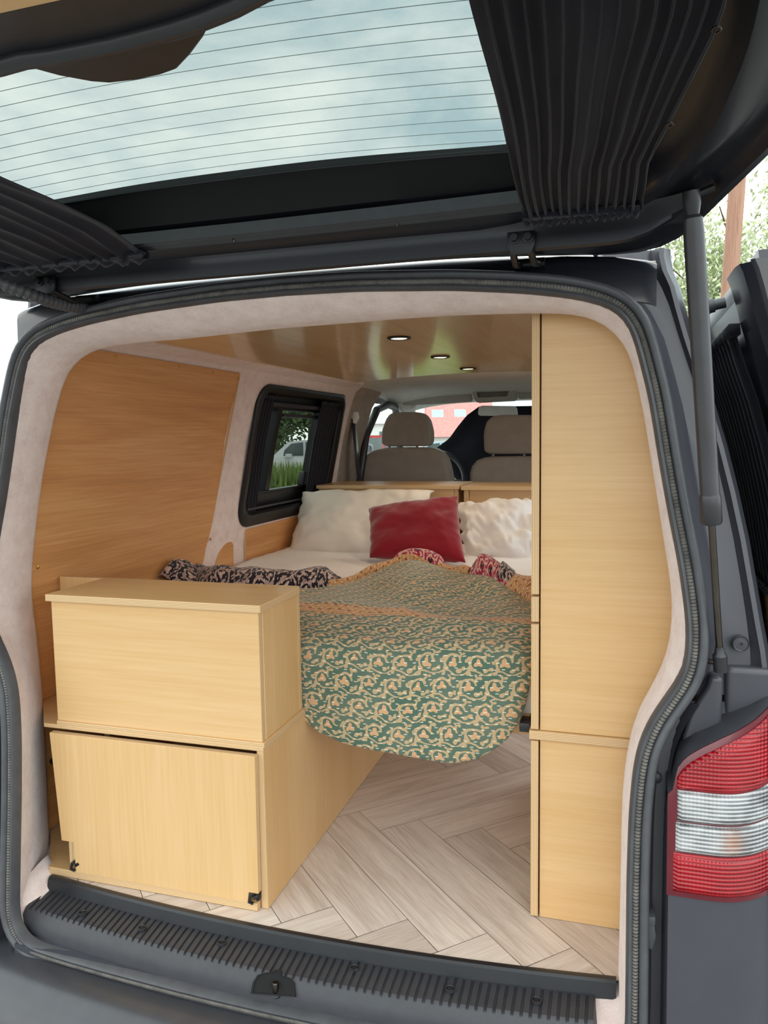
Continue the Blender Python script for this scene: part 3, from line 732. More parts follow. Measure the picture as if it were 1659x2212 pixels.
GIN = ring(glass_half)
def gw(u): return .030+.045*(1-(u/.70)**2)           # outward bulge of the window
def gring(k, w, base=GOUT):                              # k 0 outline .. 1 window edge
    return [gp(lerp(a[0], b[0], k), lerp(a[1], b[1], k), w if not callable(w) else w(lerp(a[0], b[0], k))) for a, b in zip(GOUT, GIN)]
g = G(); up = lambda k, x: (lambda u: .05+k*(.02+.045*(1-min(1, abs(u)/.8)**2)))
sec = [(0, .012), (.0, -.004), (.06, -.006), (.10, .004), (.14, .010), (.30, .008), (.40, -.006), (.55, -.010), (.62, .004), (.70, .012), (.86, .016)]
rows = [gring(k, w) for k, w in sec]+[gring(.97, lambda u: gw(u)-.012), gring(1.0, lambda u: gw(u)-.006), gring(.95, lambda u: gw(u)+.012), gring(.5, lambda u: gw(u)*.9+.012), gring(.12, .03), gring(.02, .02)]
rows = [r+[r[0]] for r in rows]; g.loft(rows, loop=True, rowmat=[1 if 10 <= k <= 12 else 0 for k in range(len(rows))])
g.build('gate_frame', ['gate_paint', 'dark_gap'], gate, angle=50)
# black print border, glass and defroster lines
NU, NV = 36, 8
def gl(u, v, dw=0): return gp(u, v, gw(u)+dw)
g = G(); inner = [gl(u*.955, lerp(GV0, v, .945) if v < .4 else v*.985, -.0075) for u, v in GIN]
g.loft([[gl(u*1.03, v+(-.01 if v < .4 else .01), -.0065) for u, v in GIN]+[gl(GIN[0][0]*1.03, GIN[0][1]-.01, -.0065)], inner+[inner[0]]]); g.build('glass_border', 'trim_black', gate, solid=.001)
gg = [(u*1.01, v+(-.004 if v < .4 else .004)) for u, v in GIN]; n = len(gg)//2
rows = []
for k in range(0, n+1):
    a = gg[k]; b = gg[-k] if k else gg[0]
    rows.append([gl(lerp(a[0], b[0], j/24), lerp(a[1], b[1], j/24)) for j in range(25)])
rows2 = [[p-GN*.004 for p in r] for r in rows]
g = G(); g.loft(rows); g.loft(rows2); g.loft([[r[0] for r in rows], [r[0] for r in rows2]]); g.loft([[r[-1] for r in rows], [r[-1] for r in rows2]])
gls = g.build('window_glass', 'gate_glass', gate, angle=60); gls['label'] = 'green tinted rear window'
g = G()
v = GV0+.028
while v < GV1-.02:
    U = .61
    g.loft([[gl(lerp(-U, U, i/40), v+dv, -.0052) for i in range(41)] for dv in (-.0004, .0004)]); v += .0283
for u in (-.61, .61): g.loft([[gl(u+du, lerp(GV0+.028, GV1-.03, i/10), -.0052) for i in range(11)] for du in (-.006, .006)])
g.build('defroster_lines', 'wire', gate, solid=.0004)
# ply insert and trims of the lower half
IV = gate_uv(0, 16, -.042)[1]; 
LIP = sorted([(u, v) for u, v in (gate_uv(px, py, -.036) for px, py in ((0, 133), (120, 119), (250, 94), (380, 60), (470, 29), (535, 0), (610, -45)))])
lipv = lambda u: interp(LIP+[(.5, LIP[-1][1]-.01), (.8, LIP[-1][1]-.06)], u) if u > LIP[0][0] else interp(LIP+[(.5, LIP[-1][1]-.01), (.8, LIP[-1][1]-.06)], max(abs(u), LIP[0][0]))
lo = [(-.62, IV), (.62, IV), (.60, 1.10), (-.60, 1.10)]
g = G(); g.prism([gp(u, v, -.040) for u, v in lo], -GN*.008); ins = g.build('ply_insert', ['birch_x'], gate, smooth=False)
tp = [(u/20, max(lipv(u/20), .64)+.004) for u in range(-15, 16)]+[ (.80, .80), (.79, 1.13), (.6, 1.17), (-.6, 1.17), (-.79, 1.13), (-.80, .80)]
g = G(); g.prism([gp(u, v, -.012) for u, v in tp], -GN*.022); g.build('inner_trim', 'trim_black', gate, bevel=.006)
g = G(); g.tube([gp(lerp(-.74, .74, i/40), lipv(lerp(-.74, .74, i/40)), -.036) for i in range(41)], .0105, 14); g.build('trim_lip', 'trim_black', gate)
# wiper motor cover hanging at the middle of the window's lower edge
cov = [(75, 138), (130, 153), (200, 166), (240, 169), (300, 162), (350, 151), (383, 139), (412, 108), (440, 70), (456, 40)]
cu = [gate_uv(px, py, -.012) for px, py in cov]
cu += [(cu[-1][0]+.005, .70), (cu[0][0]-.03, .70)]
g = G(); g.prism([gp(u, v, -.020) for u, v in cu], GN*.045); g.build('wiper_motor_cover', 'cover_brown', gate, bevel=.007, seg=3)
# curtain rail on the hinge side, bolts, hinges
rl = [gate_uv(px, py, -.016) for px, py in ((1140, 450), (1000, 464), (829, 484), (650, 500), (450, 520), (310, 536))]
rv = lambda u: interp(sorted(rl), u)
rail = G(); rows = []
for i in range(41):
    u = lerp(-.64, .64, i/40); v0 = rv(abs(u)) if abs(u) < .5 else rv(.5)+.10*(abs(u)-.5)**1.5; v0 = interp([(0, rl[2][1]), (.25, rl[2][1]+.002), (.5, rl[0][1]+.004), (.7, rl[0][1]+.03)], abs(u))
    rows.append([gp(u, v0+a, b) for a, b in ((-.016, .006), (-.016, -.014), (-.010, -.017), (-.006, -.013), (-.002, -.018), (.003, -.013), (.007, -.018), (.013, -.014), (.013, .006))])
rail.loft(rows, True, cap=True); rail.build('curtain_rail', 'gate_rail' if 'gate_rail' in M else 'strut', gate, angle=25)
for u in (-.30, -.02, .27):
    v0 = rl[2][1]-.002; G().tube([gp(u, v0, -.012), gp(u, v0, -.021)], [.004, .002], 10).build('rail_screw', 'chrome', gate)
for u in (-.4, -.22, -.05, .12):
    G().tube([gp(u, .06, -.004), gp(u, .06, -.012)], [.006, .005], 12).build('trim_clip', 'dark_gap', gate)
for sgn in (1, -1):
    h = node('hinge', gate); f = (lambda p: p) if sgn > 0 else mir
    c0 = oy(1125, 522, 1.272); x0 = c0.x; zt, zm, zb = oy(1125, 498, 1.272).z, c0.z, oy(1125, 548, 1.272).z
    g = G(); g.prism([f(Vector((x0+a, 1.274, z))) for a, z in ((-.022, zt), (.022, zt), (.022, zb+.014), (.016, zb), (-.016, zb), (-.022, zb+.014))], (0, .006, 0)); g.build('hinge_plate', 'black_metal', h, bevel=.0015)
    zc_b = lerp(zt, zb, .30)
    for a in (-.0105, .0115):
        G().tube([f(Vector((x0+a, y, zc_b))) for y in (1.276, 1.272, 1.2715, 1.265)], [.0088, .0088, .0064, .0058], 12).build('bolt', 'black_metal', h)
    g = G()
    for dx in (-.014, .014): g.tube([f(Vector((x0+dx, 1.276, zb+.006))), f(Vector((x0+dx*1.1, 1.33, zb-.004))), f(Vector((x0+dx*1.2, 1.405, 1.302)))], [.006, .006, .0055], 8)
    g.tube([f(Vector((x0-.026, 1.40, 1.303))), f(Vector((x0+.026, 1.40, 1.303)))], .009, 12); g.build('hinge_arm', 'black_metal', h)
# upright flange along the hinge side of the gate
g = G(); rows = []
for i in range(49):
    u = lerp(-.715, .715, i/48); k = max(0, (abs(u)-.60)/.115); dp = .040*(1-k*k); v0 = .082+.03*k*k
    rows.append([gp(u, v0+.012, .004), gp(u, v0+.004, -.006), gp(u, v0, -.012-dp*.4), gp(u, v0-.003, -.006-dp), gp(u, v0-.010, -.008-dp), gp(u, v0-.018, -.004-dp*.8), gp(u, .03, -.004)])
g.loft(rows); g.build('gate_flange', 'gate_paint', gate, angle=50)
strut(1)['label'] = 'thick grey gas strut holding the right side of the tailgate'; strut(-1)
# corrugated wiring hose at the left hinge
pth = [oy(-60, 588, 1.16), oy(20, 618, 1.20), oy(75, 640, 1.24), oy(120, 655, 1.30), oy(160, 663, 1.35), oy(190, 665, 1.41)]
pth = resample(smooth_path(resample(pth, 12), 1), 90)
G().tube(pth, [.0125 if (k//2) % 2 else .0095 for k in range(90)], 14).build('wiring_hose', 'rubber', gate, angle=80)
# ------------------------------------------------------------------ tailgate curtains
def gate_curtain(sgn, label):
    if sgn > 0:
        lead = [gate_uv(px, py, -.03) for px, py in ((1120, 430), (1110, 387), (1062, 190), (1017, 0))]; tail = [gate_uv(px, py, -.03) for px, py in ((1385, 428), (1400, 345), (1445, 268), (1545, 68), (1572, 0))]
    else:
        lead = [gate_uv(px, py, -.03) for px, py in ((300, 541), (230, 492), (110, 432), (0, 385))]; lead = [(-u, v) for u, v in lead]; tail = [(.70, .10), (.74, .2), (.78, .35), (.80, .5)]
    lead = sorted((v, u) for u, v in lead); tail = sorted((v, u) for u, v in tail); lead_a = (lead[0][1], lead[0][0]); tb = tail[0][1]
    va, vb = rl[0][1]+.0, .69
    g = G(); NS, NT = 150, 44; rows = []
    for j in range(NT+1):
        t = j/NT; v = lerp(va-.008, vb, t)
        ua = interp(lead, v); ub = interp(tail, v)
        r = []
        for i in range(NS+1):
            s = i/NS; gather = 1-min(1, min(t, 1-t)/.06)
            ph = 14.5*s+.25*math.sin(5*s+2*t)+.12*math.sin(9*t+4*s)
            a = math.sin(2*PI*ph); amp = .010*(.55+.45*noise.noise((s*6, t*1.4, 3.3*sgn)))*(1-.35*math.sin(PI*t))
            w = -.030-amp*a-.006*noise.noise((s*9, t*3, 1.7))
            uu = lerp(ua, ub, s)+.004*math.cos(2*PI*ph)
            if s < .03: w = -.026
            w += gather*(.004*math.sin(2*PI*23*s))
            r.append(gp(uu*1 if sgn > 0 else -uu, v-.006*gather*noise.noise((s*30, 0, 0)), w))
        rows.append(r)
    g.loft(rows)
    c = thing('tailgate_curtain', gp(.6*sgn, .2, -.03), label, 'curtain', 'curtains on the tailgate window')
    g.build('curtain_cloth', 'curtain', c, solid=.0012, angle=180)
    # elastic header that gathers the pleats at the rail
    g = G(); rows = []
    for k, (dv, dw) in enumerate(((-.012, -.022), (-.013, -.036), (-.004, -.041), (.006, -.039), (.007, -.024))):
        r = []
        for i in range(161):
            s = i/160; u = lerp(lead_a[0], tb, s); wv = .0045*math.sin(2*PI*15*s+k)+.003*noise.noise((s*40, k, 0))
            r.append(gp(u*sgn, va+dv+.006*noise.noise((s*25, 5, k*.2)), dw+wv))
        rows.append(r)
    g.loft(rows, True); g.build('gathered_hem', 'curtain', c, angle=180)
    # straight hem with eyelets along the outer edge
    for px, py in ((1447, 268), (1548, 62)):
        u, v = gate_uv(px, py, -.035); q = gp(u*sgn, v, -.036)
        g = G(); g.tube([q+Vector((.004*math.cos(k*PI/6), .007*math.sin(k*PI/6), 0)) for k in range(13)], .0012, 6); g.build('eyelet', 'chrome', c)
gate_curtain(1, 'black pleated curtain drawn to the right side of the tailgate window')
gate_curtain(-1, 'black pleated curtain at the left edge of the tailgate window')
# ------------------------------------------------------------------ sliding door, slid back along the flank
sd = node('sliding_door', van); sd['label'] = 'open sliding side door'
def xd(z, d=0): return xe(min(z, 1.29))+.095+d
DY0, DY1 = 1.43, 2.46
zz = [1.285, 1.27, 1.24, 1.2, 1.12, 1.0, .88, .76, .66, .58, .45, .2, 0, -.2]
g = G(); sects = []
for z in zz:
    sects.append([(xd(z, .055), DY0-.02, z), (xd(z, .022), DY0-.018, z), (xd(z, .016), DY0-.012, z), (xd(z, .020), DY0+.004, z), (xd(z, .004), DY0+.02, z), (xd(z), DY0+.05, z), (xd(z), DY0+.15, z), (xd(z, .03), DY0+.158, z), (xd(z, .03), DY1-.10, z), (xd(z), DY1-.09, z), (xd(z), DY1, z), (xd(z, .06), DY1, z)])
def hole(z): return .62 < z < 1.2
g.loft([[Vector(p) for p in s] for s in sects], True, cap=True); g.build('door_panel', 'paint_black', sd, angle=35)
g = G(); g.loft([[(xd(z, .03), y, z) for z in (1.262, 1.285, 1.30)]+[(xd(1.285, .052), y, 1.30), (xd(1.262, .06), y, 1.262)] for y in (DY0-.01, DY0+.3, DY1)], True, cap=True); g.build('door_rim', 'paint', sd)
q = Vector((xd(1.245, -.002), 1.70, 1.262))
G().tube([q, q+Vector((-.020, 0, -.004)), q+Vector((-.021, 0, -.004)), q+Vector((-.045, 0, -.01)), q+Vector((-.05, 0, -.011))], [.011, .011, .0145, .0145, .010], 18).build('guide_roller', 'rubber', sd)
c = thing('door_curtain', (xd(.9), 2.0, .6), 'black pleated curtain on the open sliding door', 'curtain')
g = G(); rows = []
for j in range(31):
    z = lerp(1.185, .655, j/30); t = j/30; r = []
    for i in range(121):
        s = i/120; y = lerp(1.60, 2.40, s); r.append((xd(z, -.014+.007*math.sin(2*PI*17*s+.8*math.sin(3*t+8*s))), y, z+.006*math.sin(2*PI*17*s)*(1 if j in (0, 30) else 0)))
    rows.append(r)
g.loft(rows); g.build('curtain_cloth', 'curtain', c, solid=.001, angle=180)
for z0, dz in ((1.185, .02), (.655, -.02)):
    g = G(); rows = []
    for y in [lerp(1.59, 2.41, k/100) for k in range(101)]:
        w = .005*math.sin(2*PI*y/.028); rows.append([(xd(z0, -.022+w), y, z0-.004), (xd(z0, -.026+w), y, z0+dz*.5), (xd(z0, -.018+w), y, z0+dz), (xd(z0, -.004), y, z0+dz), (xd(z0, -.002), y, z0)])
    g.loft(rows, True, cap=True); g.build('gathered_hem', 'curtain', c, angle=180)
# ------------------------------------------------------------------ side window on the left
def rrect(y0, y1, z0, z1, r, n=8, lean=0):
    P = []
    for (cy, cz, a0) in ((y1-r, z1-r, 0), (y0+r, z1-r, PI/2), (y0+r, z0+r, PI), (y1-r, z0+r, 3*PI/2)):
        for k in range(n+1):
            a = a0+PI/2*k/n; P.append((cy+r*math.cos(a), cz+r*math.sin(a)))
    return P
win = thing('window_1', (xl(.9), 3.05, .7), None, None); win['kind'] = 'structure'; win['label'] = 'sliding side window of the van above the bed'
def wring(rect, d): return [(xl(z)+d, y, z) for y, z in rrect(*rect)]
o_ = (2.585, 3.525, .672, 1.212, .075); i_ = (2.635, 3.475, .725, 1.178, .05)
ro = [wring(o_, .001), wring(o_, .007), wring((2.592, 3.518, .680, 1.206, .07), .012), wring((2.62, 3.49, .715, 1.19, .058), .012), wring(i_, .0), wring(i_, -.05)]
g = G(); g.loft([r+[r[0]] for r in ro]); g.build('window_frame', 'win_black', win, angle=40)
XW = -.052
def wbox(g, y0, y1, z0, z1, d0, d1, m=0):
    zz = [z0, (z0+z1)/2, z1]; rows = [[(xl(z)+d1, y, z) for z in zz]+[(xl(z)+d0, y, z) for z in reversed(zz)] for y in (y0, y1)]
    g.loft(rows, True, m, cap=True)
g = G(); wbox(g, 2.62, 3.49, .70, .79, -.07, -.03); wbox(g, 2.62, 3.49, 1.125, 1.2, -.07, -.03); wbox(g, 2.62, 3.49, .79, .80, -.055, -.02); wbox(g, 2.855, 2.895, .79, 1.13, -.06, -.025); wbox(g, 3.30, 3.34, .79, 1.13, -.06, -.03); g.build('slider_frame', 'win_black', win, smooth=False, bevel=.003)
g = G(); wbox(g, 2.9, 3.34, 1.098, 1.112, -.05, -.02); wbox(g, 2.66, 3.34, .735, .742, -.028, .002); wbox(g, 2.66, 3.34, 1.135, 1.15, -.03, -.01); g.build('slider_rail', 'strut', win, smooth=False)
g = G(); wbox(g, 2.63, 2.93, .78, 1.14, -.064, -.060); wbox(g, 2.92, 3.48, .78, 1.14, -.046, -.042); g.build('pane', 'side_glass', win, smooth=False)
g = G(); wbox(g, 3.215, 3.245, .80, .86, -.04, -.015); g.build('window_latch', 'trim_black', win, bevel=.004)
def side_curtain(y0, y1, n, label, ph):
    g = G(); rows = []
    for j in range(25):
        z = lerp(1.168, .715, j/24); r = []
        for i in range(61):
            s = i/60; r.append((xl(z)-.004+.005*math.sin(2*PI*n*s+ph+.5*math.sin(3*j/24)), lerp(y0, y1, s), z))
        rows.append(r)
    g.loft(rows); c = thing('side_curtain', (xl(.72), (y0+y1)/2, .715), label, 'curtain', 'curtains of the side window')
    g.build('curtain_cloth', 'curtain', c, solid=.0012, angle=180)
    g = G(); g.tube([(xl(1.17)-.002+.008*math.sin(2*PI*n*k/40), lerp(y0, y1, k/40), 1.168) for k in range(41)], .006, 8); g.build('gathered_hem', 'curtain', c)
side_curtain(2.64, 2.745, 4, 'black curtain at the rear end of the side window, beside the big ply panel', .3)
side_curtain(3.235, 3.48, 7, 'black curtain at the front end of the side window, nearer the seats', 1.1)
# ------------------------------------------------------------------ bench cabinet (left)
def shaped(name, parent, xy, z0, z1):
    g = G(); g.prism([(x, y, z0) for x, y in xy], (0, 0, z1-z0)); g.m = [0, 0]+[1]*len(xy)
    return g.build(name, ['birch_x', 'edge_z'], parent, smooth=False, bevel=.0008, seg=1)
bx = thing('bench_cabinet', (-.99, 2.3, 0), 'low birch ply bench unit with notched end door, under the box and bed', 'cabinet')
shaped('base_board', bx, [(-1.262, 1.402), (-.727, 1.402), (-.727, 3.28), (-1.375, 3.28), (-1.375, 1.54)], .001, .019)
board('side_panel', bx, -.724, -.708, 1.416, 3.3, .001, .352, 'z')
shaped('top_board', bx, [(-1.262, 1.412), (-.706, 1.412), (-.706, 3.3), (-1.375, 3.3), (-1.375, 1.54)], .352, .3612)
board('back_panel', bx, -1.375, -.727, 3.26, 3.275, .02, .35, 'x')
board('inner_divider', bx, -1.26, -1.245, 1.62, 3.2, .02, .35, 'z')
board('inner_divider', bx, -1.24, -.73, 1.9, 1.915, .02, .35, 'x')
d0 = oy(117, 1571, 1.40); 
dp = [(-1.237, .346), (-1.220, .0905), (-1.187, .0905), (-1.185, .0195), (-.746, .0195), (-.745, .043), (-.722, .043), (-.720, .3455)]
g = G(); g.prism([(x, 1.399, z) for x, z in dp], (0, .015, 0)); g.m = [0, 0]+[1]*len(dp)
dr = g.build('end_door', ['birch_z', 'edge_y'], bx, smooth=False, bevel=.0008, seg=1); dr['label'] = 'pale birch ply door with notched lower corners'
g = G(); g.box(-1.204, -1.196, 1.404, 1.412, .028, .0905); g.box(-1.196, -1.186, 1.405, 1.412, .03, .0905); g.build('door_batten', 'edge_x', bx, smooth=False)
for x, z in ((-1.19, .035), (-.737, .032)):
    g = G(); g.tube([(x+.008, 1.404, z+.014), (x-.004, 1.398, z+.004), (x-.006, 1.396, z-.008), (x+.003, 1.398, z-.012)], .0035, 8); g.tube([(x+.008, 1.404, z+.014), (x+.012, 1.404, z-.006)], .004, 8); g.tube([(x+.004, 1.401, z+.0), (x+.014, 1.402, z+.006)], .0045, 8); g.build('hinge', 'black_metal', bx)
q = oy(112, 1645, 1.56); G().tube([q, q+Vector((.02, 0, .006)), q+Vector((.03, .0, .012))], [.008, .009, .006], 10).build('cable_clip', 'trim_black', bx)
# upper storage box
sb = thing('storage_box', (-.97, 1.52, .3612), 'birch ply storage box with lid, standing on the bench end', 'box')
board('bottom_board', sb, -1.226, -.704, 1.412, 1.630, .3612, .3705, 'x')
board('front_panel', sb, -1.226, -.7100, 1.416, 1.4315, .3705, .6485, 'x')
board('side_panel', sb, -.7228, -.7085, 1.4325, 1.612, .3705, .6485, 'z')
board('side_panel', sb, -1.226, -1.211, 1.4325, 1.612, .3705, .6485, 'z')
board('back_panel', sb, -1.366, -.7085, 1.613, 1.627, .3705, .6640, 'z')
board('lid', sb, -1.234, -.701, 1.407, 1.6125, .6490, .6645, 'x')
# ------------------------------------------------------------------ wardrobe (right)
wd = thing('wardrobe', (0, 1.9, 0), 'tall birch ply wardrobe filling the right side up to the ceiling', 'wardrobe')
def zy(py, px=1152): return oy(px, py, 1.546).z
zdiv1, zdiv0 = oy(1147, 1577, 1.543).z, oy(1147, 1596, 1.543).z
def end_panel(name, z0, z1, grain):
    zz = [z0+(z1-z0)*i/12 for i in range(13)]; r = [(min(xr(max(.0, z)), .16 if z < .9 else 1)-.004, z) for z in zz]
    P = [(-.1485, z0)]+r+[(-.1485, z1)]
    g = G(); g.prism([(x, 1.547, z) for x, z in P], (0, .015, 0)); g.m = [0, 0]+[1]*len(P)
    return g.build(name, ['birch_'+grain, 'edge_y'], wd, smooth=False)
end_panel('end_panel', zdiv1+.001, 1.2585, 'x'); end_panel('end_panel', .001, zdiv0-.001, 'x')
board('middle_shelf', wd, -.170, .150, 1.540, 2.24, zdiv0, zdiv1, 'y')
def door(name, z0, z1):
    return board(name, wd, -.1665, -.1515, 1.541, 2.235, z0, z1, 'y')
door('door', zy(1283), 1.249); door('drawer_front', zy(1342), zy(1288)); door('door', zdiv1+.003, zy(1347)); door('door', .004, zdiv0-.003)
board('carcass_side', wd, -.148, -.135, 1.563, 2.22, .001, zdiv0-.001, 'z'); board('carcass_side', wd, -.146, -.134, 1.563, 2.22, zdiv1+.001, 1.24, 'z')
board('front_panel', wd, -.148, .11, 2.222, 2.236, .001, 1.20, 'z')
# ------------------------------------------------------------------ headboard cabinets
hz = .777
h1 = thing('headboard_cabinet', (-1.0, 3.45, .0), 'low birch ply headboard cabinet behind the left white pillow', 'cabinet', 'headboard cabinets')
board('top_board', h1, -1.345, -.672, 3.315, 3.66, hz, hz+.016, 'x')
board('front_panel', h1, -1.34, -.700, 3.335, 3.35, .001, hz, 'x'); board('side_panel', h1, -.699, -.680, 3.335, 3.65, .001, hz, 'z'); board('side_panel', h1, -1.34, -1.325, 3.351, 3.65, .001, hz, 'z')
h2 = thing('headboard_cabinet', (-.38, 3.45, .0), 'low birch ply headboard cabinet behind the right white pillow', 'cabinet', 'headboard cabinets')
board('top_board', h2, -.664, .08, 3.315, 3.66, hz-.004, hz+.012, 'x')
board('side_panel', h2, -.655, -.636, 3.335, 3.65, .001, hz-.004, 'z'); board('front_panel', h2, -.635, .05, 3.36, 3.375, .001, hz-.004, 'x'); board('side_panel', h2, .051, .07, 3.335, 3.65, .001, hz-.004, 'z')
# ------------------------------------------------------------------ bed
bed = thing('bed', (-.78, 2.5, .0), 'bed platform with mattress across the bench, under sheet and quilt', 'bed')
for k in range(14): board('slat', bed, -1.30, -.185, 1.72+k*.115, 1.79+k*.115, .3955, .408, 'x', bev=.002)
board('front_rail', bed, -.703, -.185, 1.690, 1.712, .335, .394, 'x'); board('side_rail', bed, -.206, -.184, 1.713, 3.29, .335, .3945, 'y'); board('side_rail', bed, -.74, -.712, 1.713, 3.29, .3625, .3945, 'y'); board('side_rail', bed, -1.33, -1.302, 1.713, 3.29, .3625, .3945, 'y')
G().box(-1.345, -.185, 1.70, 3.295, .409, .522).build('mattress', 'linen', bed, bevel=.035, seg=4)
q = oy(1132, 1578, 1.63); G().box(q.x-.012, q.x+.012, 1.64, 1.69, q.z-.008, q.z+.012).build('rail_bracket', 'trim_black', bed, bevel=.003)
# fitted sheet
g = G(); rows = []; NX, NY = 70, 90
def sheet_z(x, y): return .535+.006*noise.noise((x*5, y*5, 0))+.004*noise.noise((x*16+y*7, y*12, 2))+.012*max(0, -(x+1.2))*5
for i in range(NX+1):
    x = lerp(-1.362, -.178, i/NX); r = [(x, 1.676, .39), (x, 1.675, .45), (x, 1.679, .50), (x, 1.695, .525)]
    for j in range(NY+1):
        y = lerp(1.715, 3.29, j/NY); r.append((x, y, sheet_z(x, y)-(.01 if j == 0 else 0)))
    rows.append(r)
rows = [[(p[0]-.004, p[1], .40) for p in rows[0]]]+rows+[[(p[0]+.002, p[1], .39) for p in rows[-1]]]
g.loft(rows); sh = g.build('bed_sheet', 'linen', None, solid=.0015, angle=180); tag(sh, 'white cotton sheet spread over the mattress', 'sheet')
# quilt
hem_px = [(650, 1552), (690, 1583), (740, 1602), (800, 1616), (850, 1626), (900, 1636), (950, 1645), (985, 1648), (1030, 1640), (1065, 1622), (1095, 1598), (1118, 1562), (1134, 1520), (1142, 1470)]
hem = sorted([(oy(px, py, 1.636).x, oy(px, py, 1.636).z) for px, py in hem_px])
def hem_z(x): return interp([(-1.4, .43), (-.75, .41)]+hem+[(-.16, hem[-1][1]+.01)], x)
back_px = [(320, 1215), (400, 1228), (470, 1248), (560, 1252), (640, 1248), (740, 1240), (810, 1225), (870, 1217), (920, 1216), (980, 1228), (1040, 1246), (1090, 1262), (1143, 1272)]
back = sorted([(oz(px, py, .575).x, oz(px, py, .575).y) for px, py in back_px])
def back_y(x): return min(2.52, max(2.0, interp(back, x)))
def fold(x, y):
    z = .552
    z += .016*noise.noise((x*3.2, y*3.2, 5))+.010*noise.noise((x*9+y*3, y*8, 2.2))
    z += .042*math.exp(-((x+.60+.25*(y-2.3))/.10)**2)*max(0, min(1, (y-1.8)/.4))             # ridge towards the cushion
    z += .034*math.exp(-((x+.32+.35*(y-2.1))/.07)**2)*max(0, min(1, (y-1.75)/.3))
    z += .012*math.exp(-((y-1.84-.05*math.sin(6*x))/.05)**2)
    z += .014*max(0, min(1, (-x-.85)*3))*(1+math.sin(9*x+5*y))*.5
    return z
quilt = thing('quilt', (-.75, 1.9, .55), 'green floral hand stitched quilt hanging over the foot of the bed', 'quilt')
NX = 130; cols = []; uvs = []
YE = 1.700; xs = [lerp(-1.355, -.174, i/NX) for i in range(NX+1)]
for x in xs:
    yb = back_y(x); P = []
    for j in range(61): 
        y = lerp(yb, YE, j/60); P.append(Vector((x, y, fold(x, y)-.05*max(0, (1.80-y)/.1)**2*.35)))
    z1 = P[-1].z; hz_ = hem_z(x)
    for k in range(1, 9):
        a = PI/2*k/8; P.append(Vector((x, YE-.052*math.sin(a)-.004, z1-.052*(1-math.cos(a)))))
    zs = P[-1].z; fl = .010
    for k in range(1, 31):
        t = k/30; z = lerp(zs, hz_, t)
        P.append(Vector((x, YE-.056-fl*math.sin(t*PI*.8)*.8+.006*math.sin(7*x+2*t)*t+.008*noise.noise((x*6, z*4, 9)), z)))
    # the right edge turns round the corner of the bed
    cr = max(0, (x+.215)/.041)
    if cr > 0: P = [p+Vector((0, .03*cr*cr, -.012*cr*cr)) if k > 50 else p+Vector((0, 0, -.014*cr*cr)) for k, p in enumerate(P)]
    L = [0]
    for a, b in zip(P, P[1:]): L.append(L[-1]+(b-a).length)
    y_ref = L[60]
    cols.append(P); uvs.append([(x, l-y_ref) for l in L])
g = G(); n = len(cols[0]); V = [p for c_ in cols for p in c_]; U = [u for c_ in uvs for u in c_]; F = []; MI = []
for i in range(NX):
    for j in range(n-1):
        F.append((i*n+j, i*n+j+1, (i+1)*n+j+1, (i+1)*n+j)); s = (uvs[i][j][1]+uvs[i+1][j][1])/2+.012*math.sin(9*xs[i])
        band = -.165 < s-.06*(xs[i]+.45) < -.105
        MI.append(1 if band else 0)
g.add(V, F, MI, U); g.build('quilt_top', ['q_green', 'q_brown'], quilt, solid=.004, angle=180)
# turned-back border along the rear edge
def roll(name, x0, x1, r, mats, hi=1.0, dy=0.0, n=70):
    g = G(); rows = []
    for i in range(n+1):
        x = lerp(x0, x1, i/n); y = back_y(x)+dy; zc_ = fold(x, back_y(x)); q = r*(1+.35*noise.noise((x*9, 3.1, dy*20)))*hi
        tp = min(1, min(i, n-i)/6+.35); row = []
        for k in range(15):
            a = PI*1.25*k/14-.35
            row.append((x+.01*noise.noise((x*14, k*.3, 7)), y-.018+1.25*q*math.cos(PI-a)*-1*1.0+.006*noise.noise((x*20, k*.4, 1)), zc_-.004+q*tp*max(-.2, math.sin(a))+.006*noise.noise((x*16, k*.5, 4))))
        rows.append(row)
    g.loft(rows, uv=True); return g.build(name, mats, quilt, solid=.004, angle=180)
roll('navy_border', -1.355, -.86, .044, 'q_navy', 1.15, .02)
roll('rust_border', -.90, -.44, .022, 'q_brown', 1, -.012)
roll('red_border', -.74, -.55, .034, 'q_red', 1, .014, 30)
roll('red_border', -.43, -.24, .046, 'q_red', 1.1, .03, 30)
roll('navy_border', -.345, -.275, .052, 'q_navy', 1.1, .045, 16)
roll('rust_border', -.30, -.18, .055, 'q_brown', 1.2, .01, 24)
# loose corner lifted beside the wall
g = G(); rows = []
for i in range(16):
    t = i/15; x = lerp(-1.372, -1.20, t); h = .075*math.exp(-((t-.12)/.3)**2)
    rows.append([(x+.004*k, 2.06+.03*k-.05*t, .555+h*math.sin(PI*min(1, .15+k/7))+.006*noise.noise((i*.5, k*.6, 0))) for k in range(8)])
g.loft(rows, uv=True); g.build('navy_border', 'q_navy', quilt, solid=.004, angle=180)
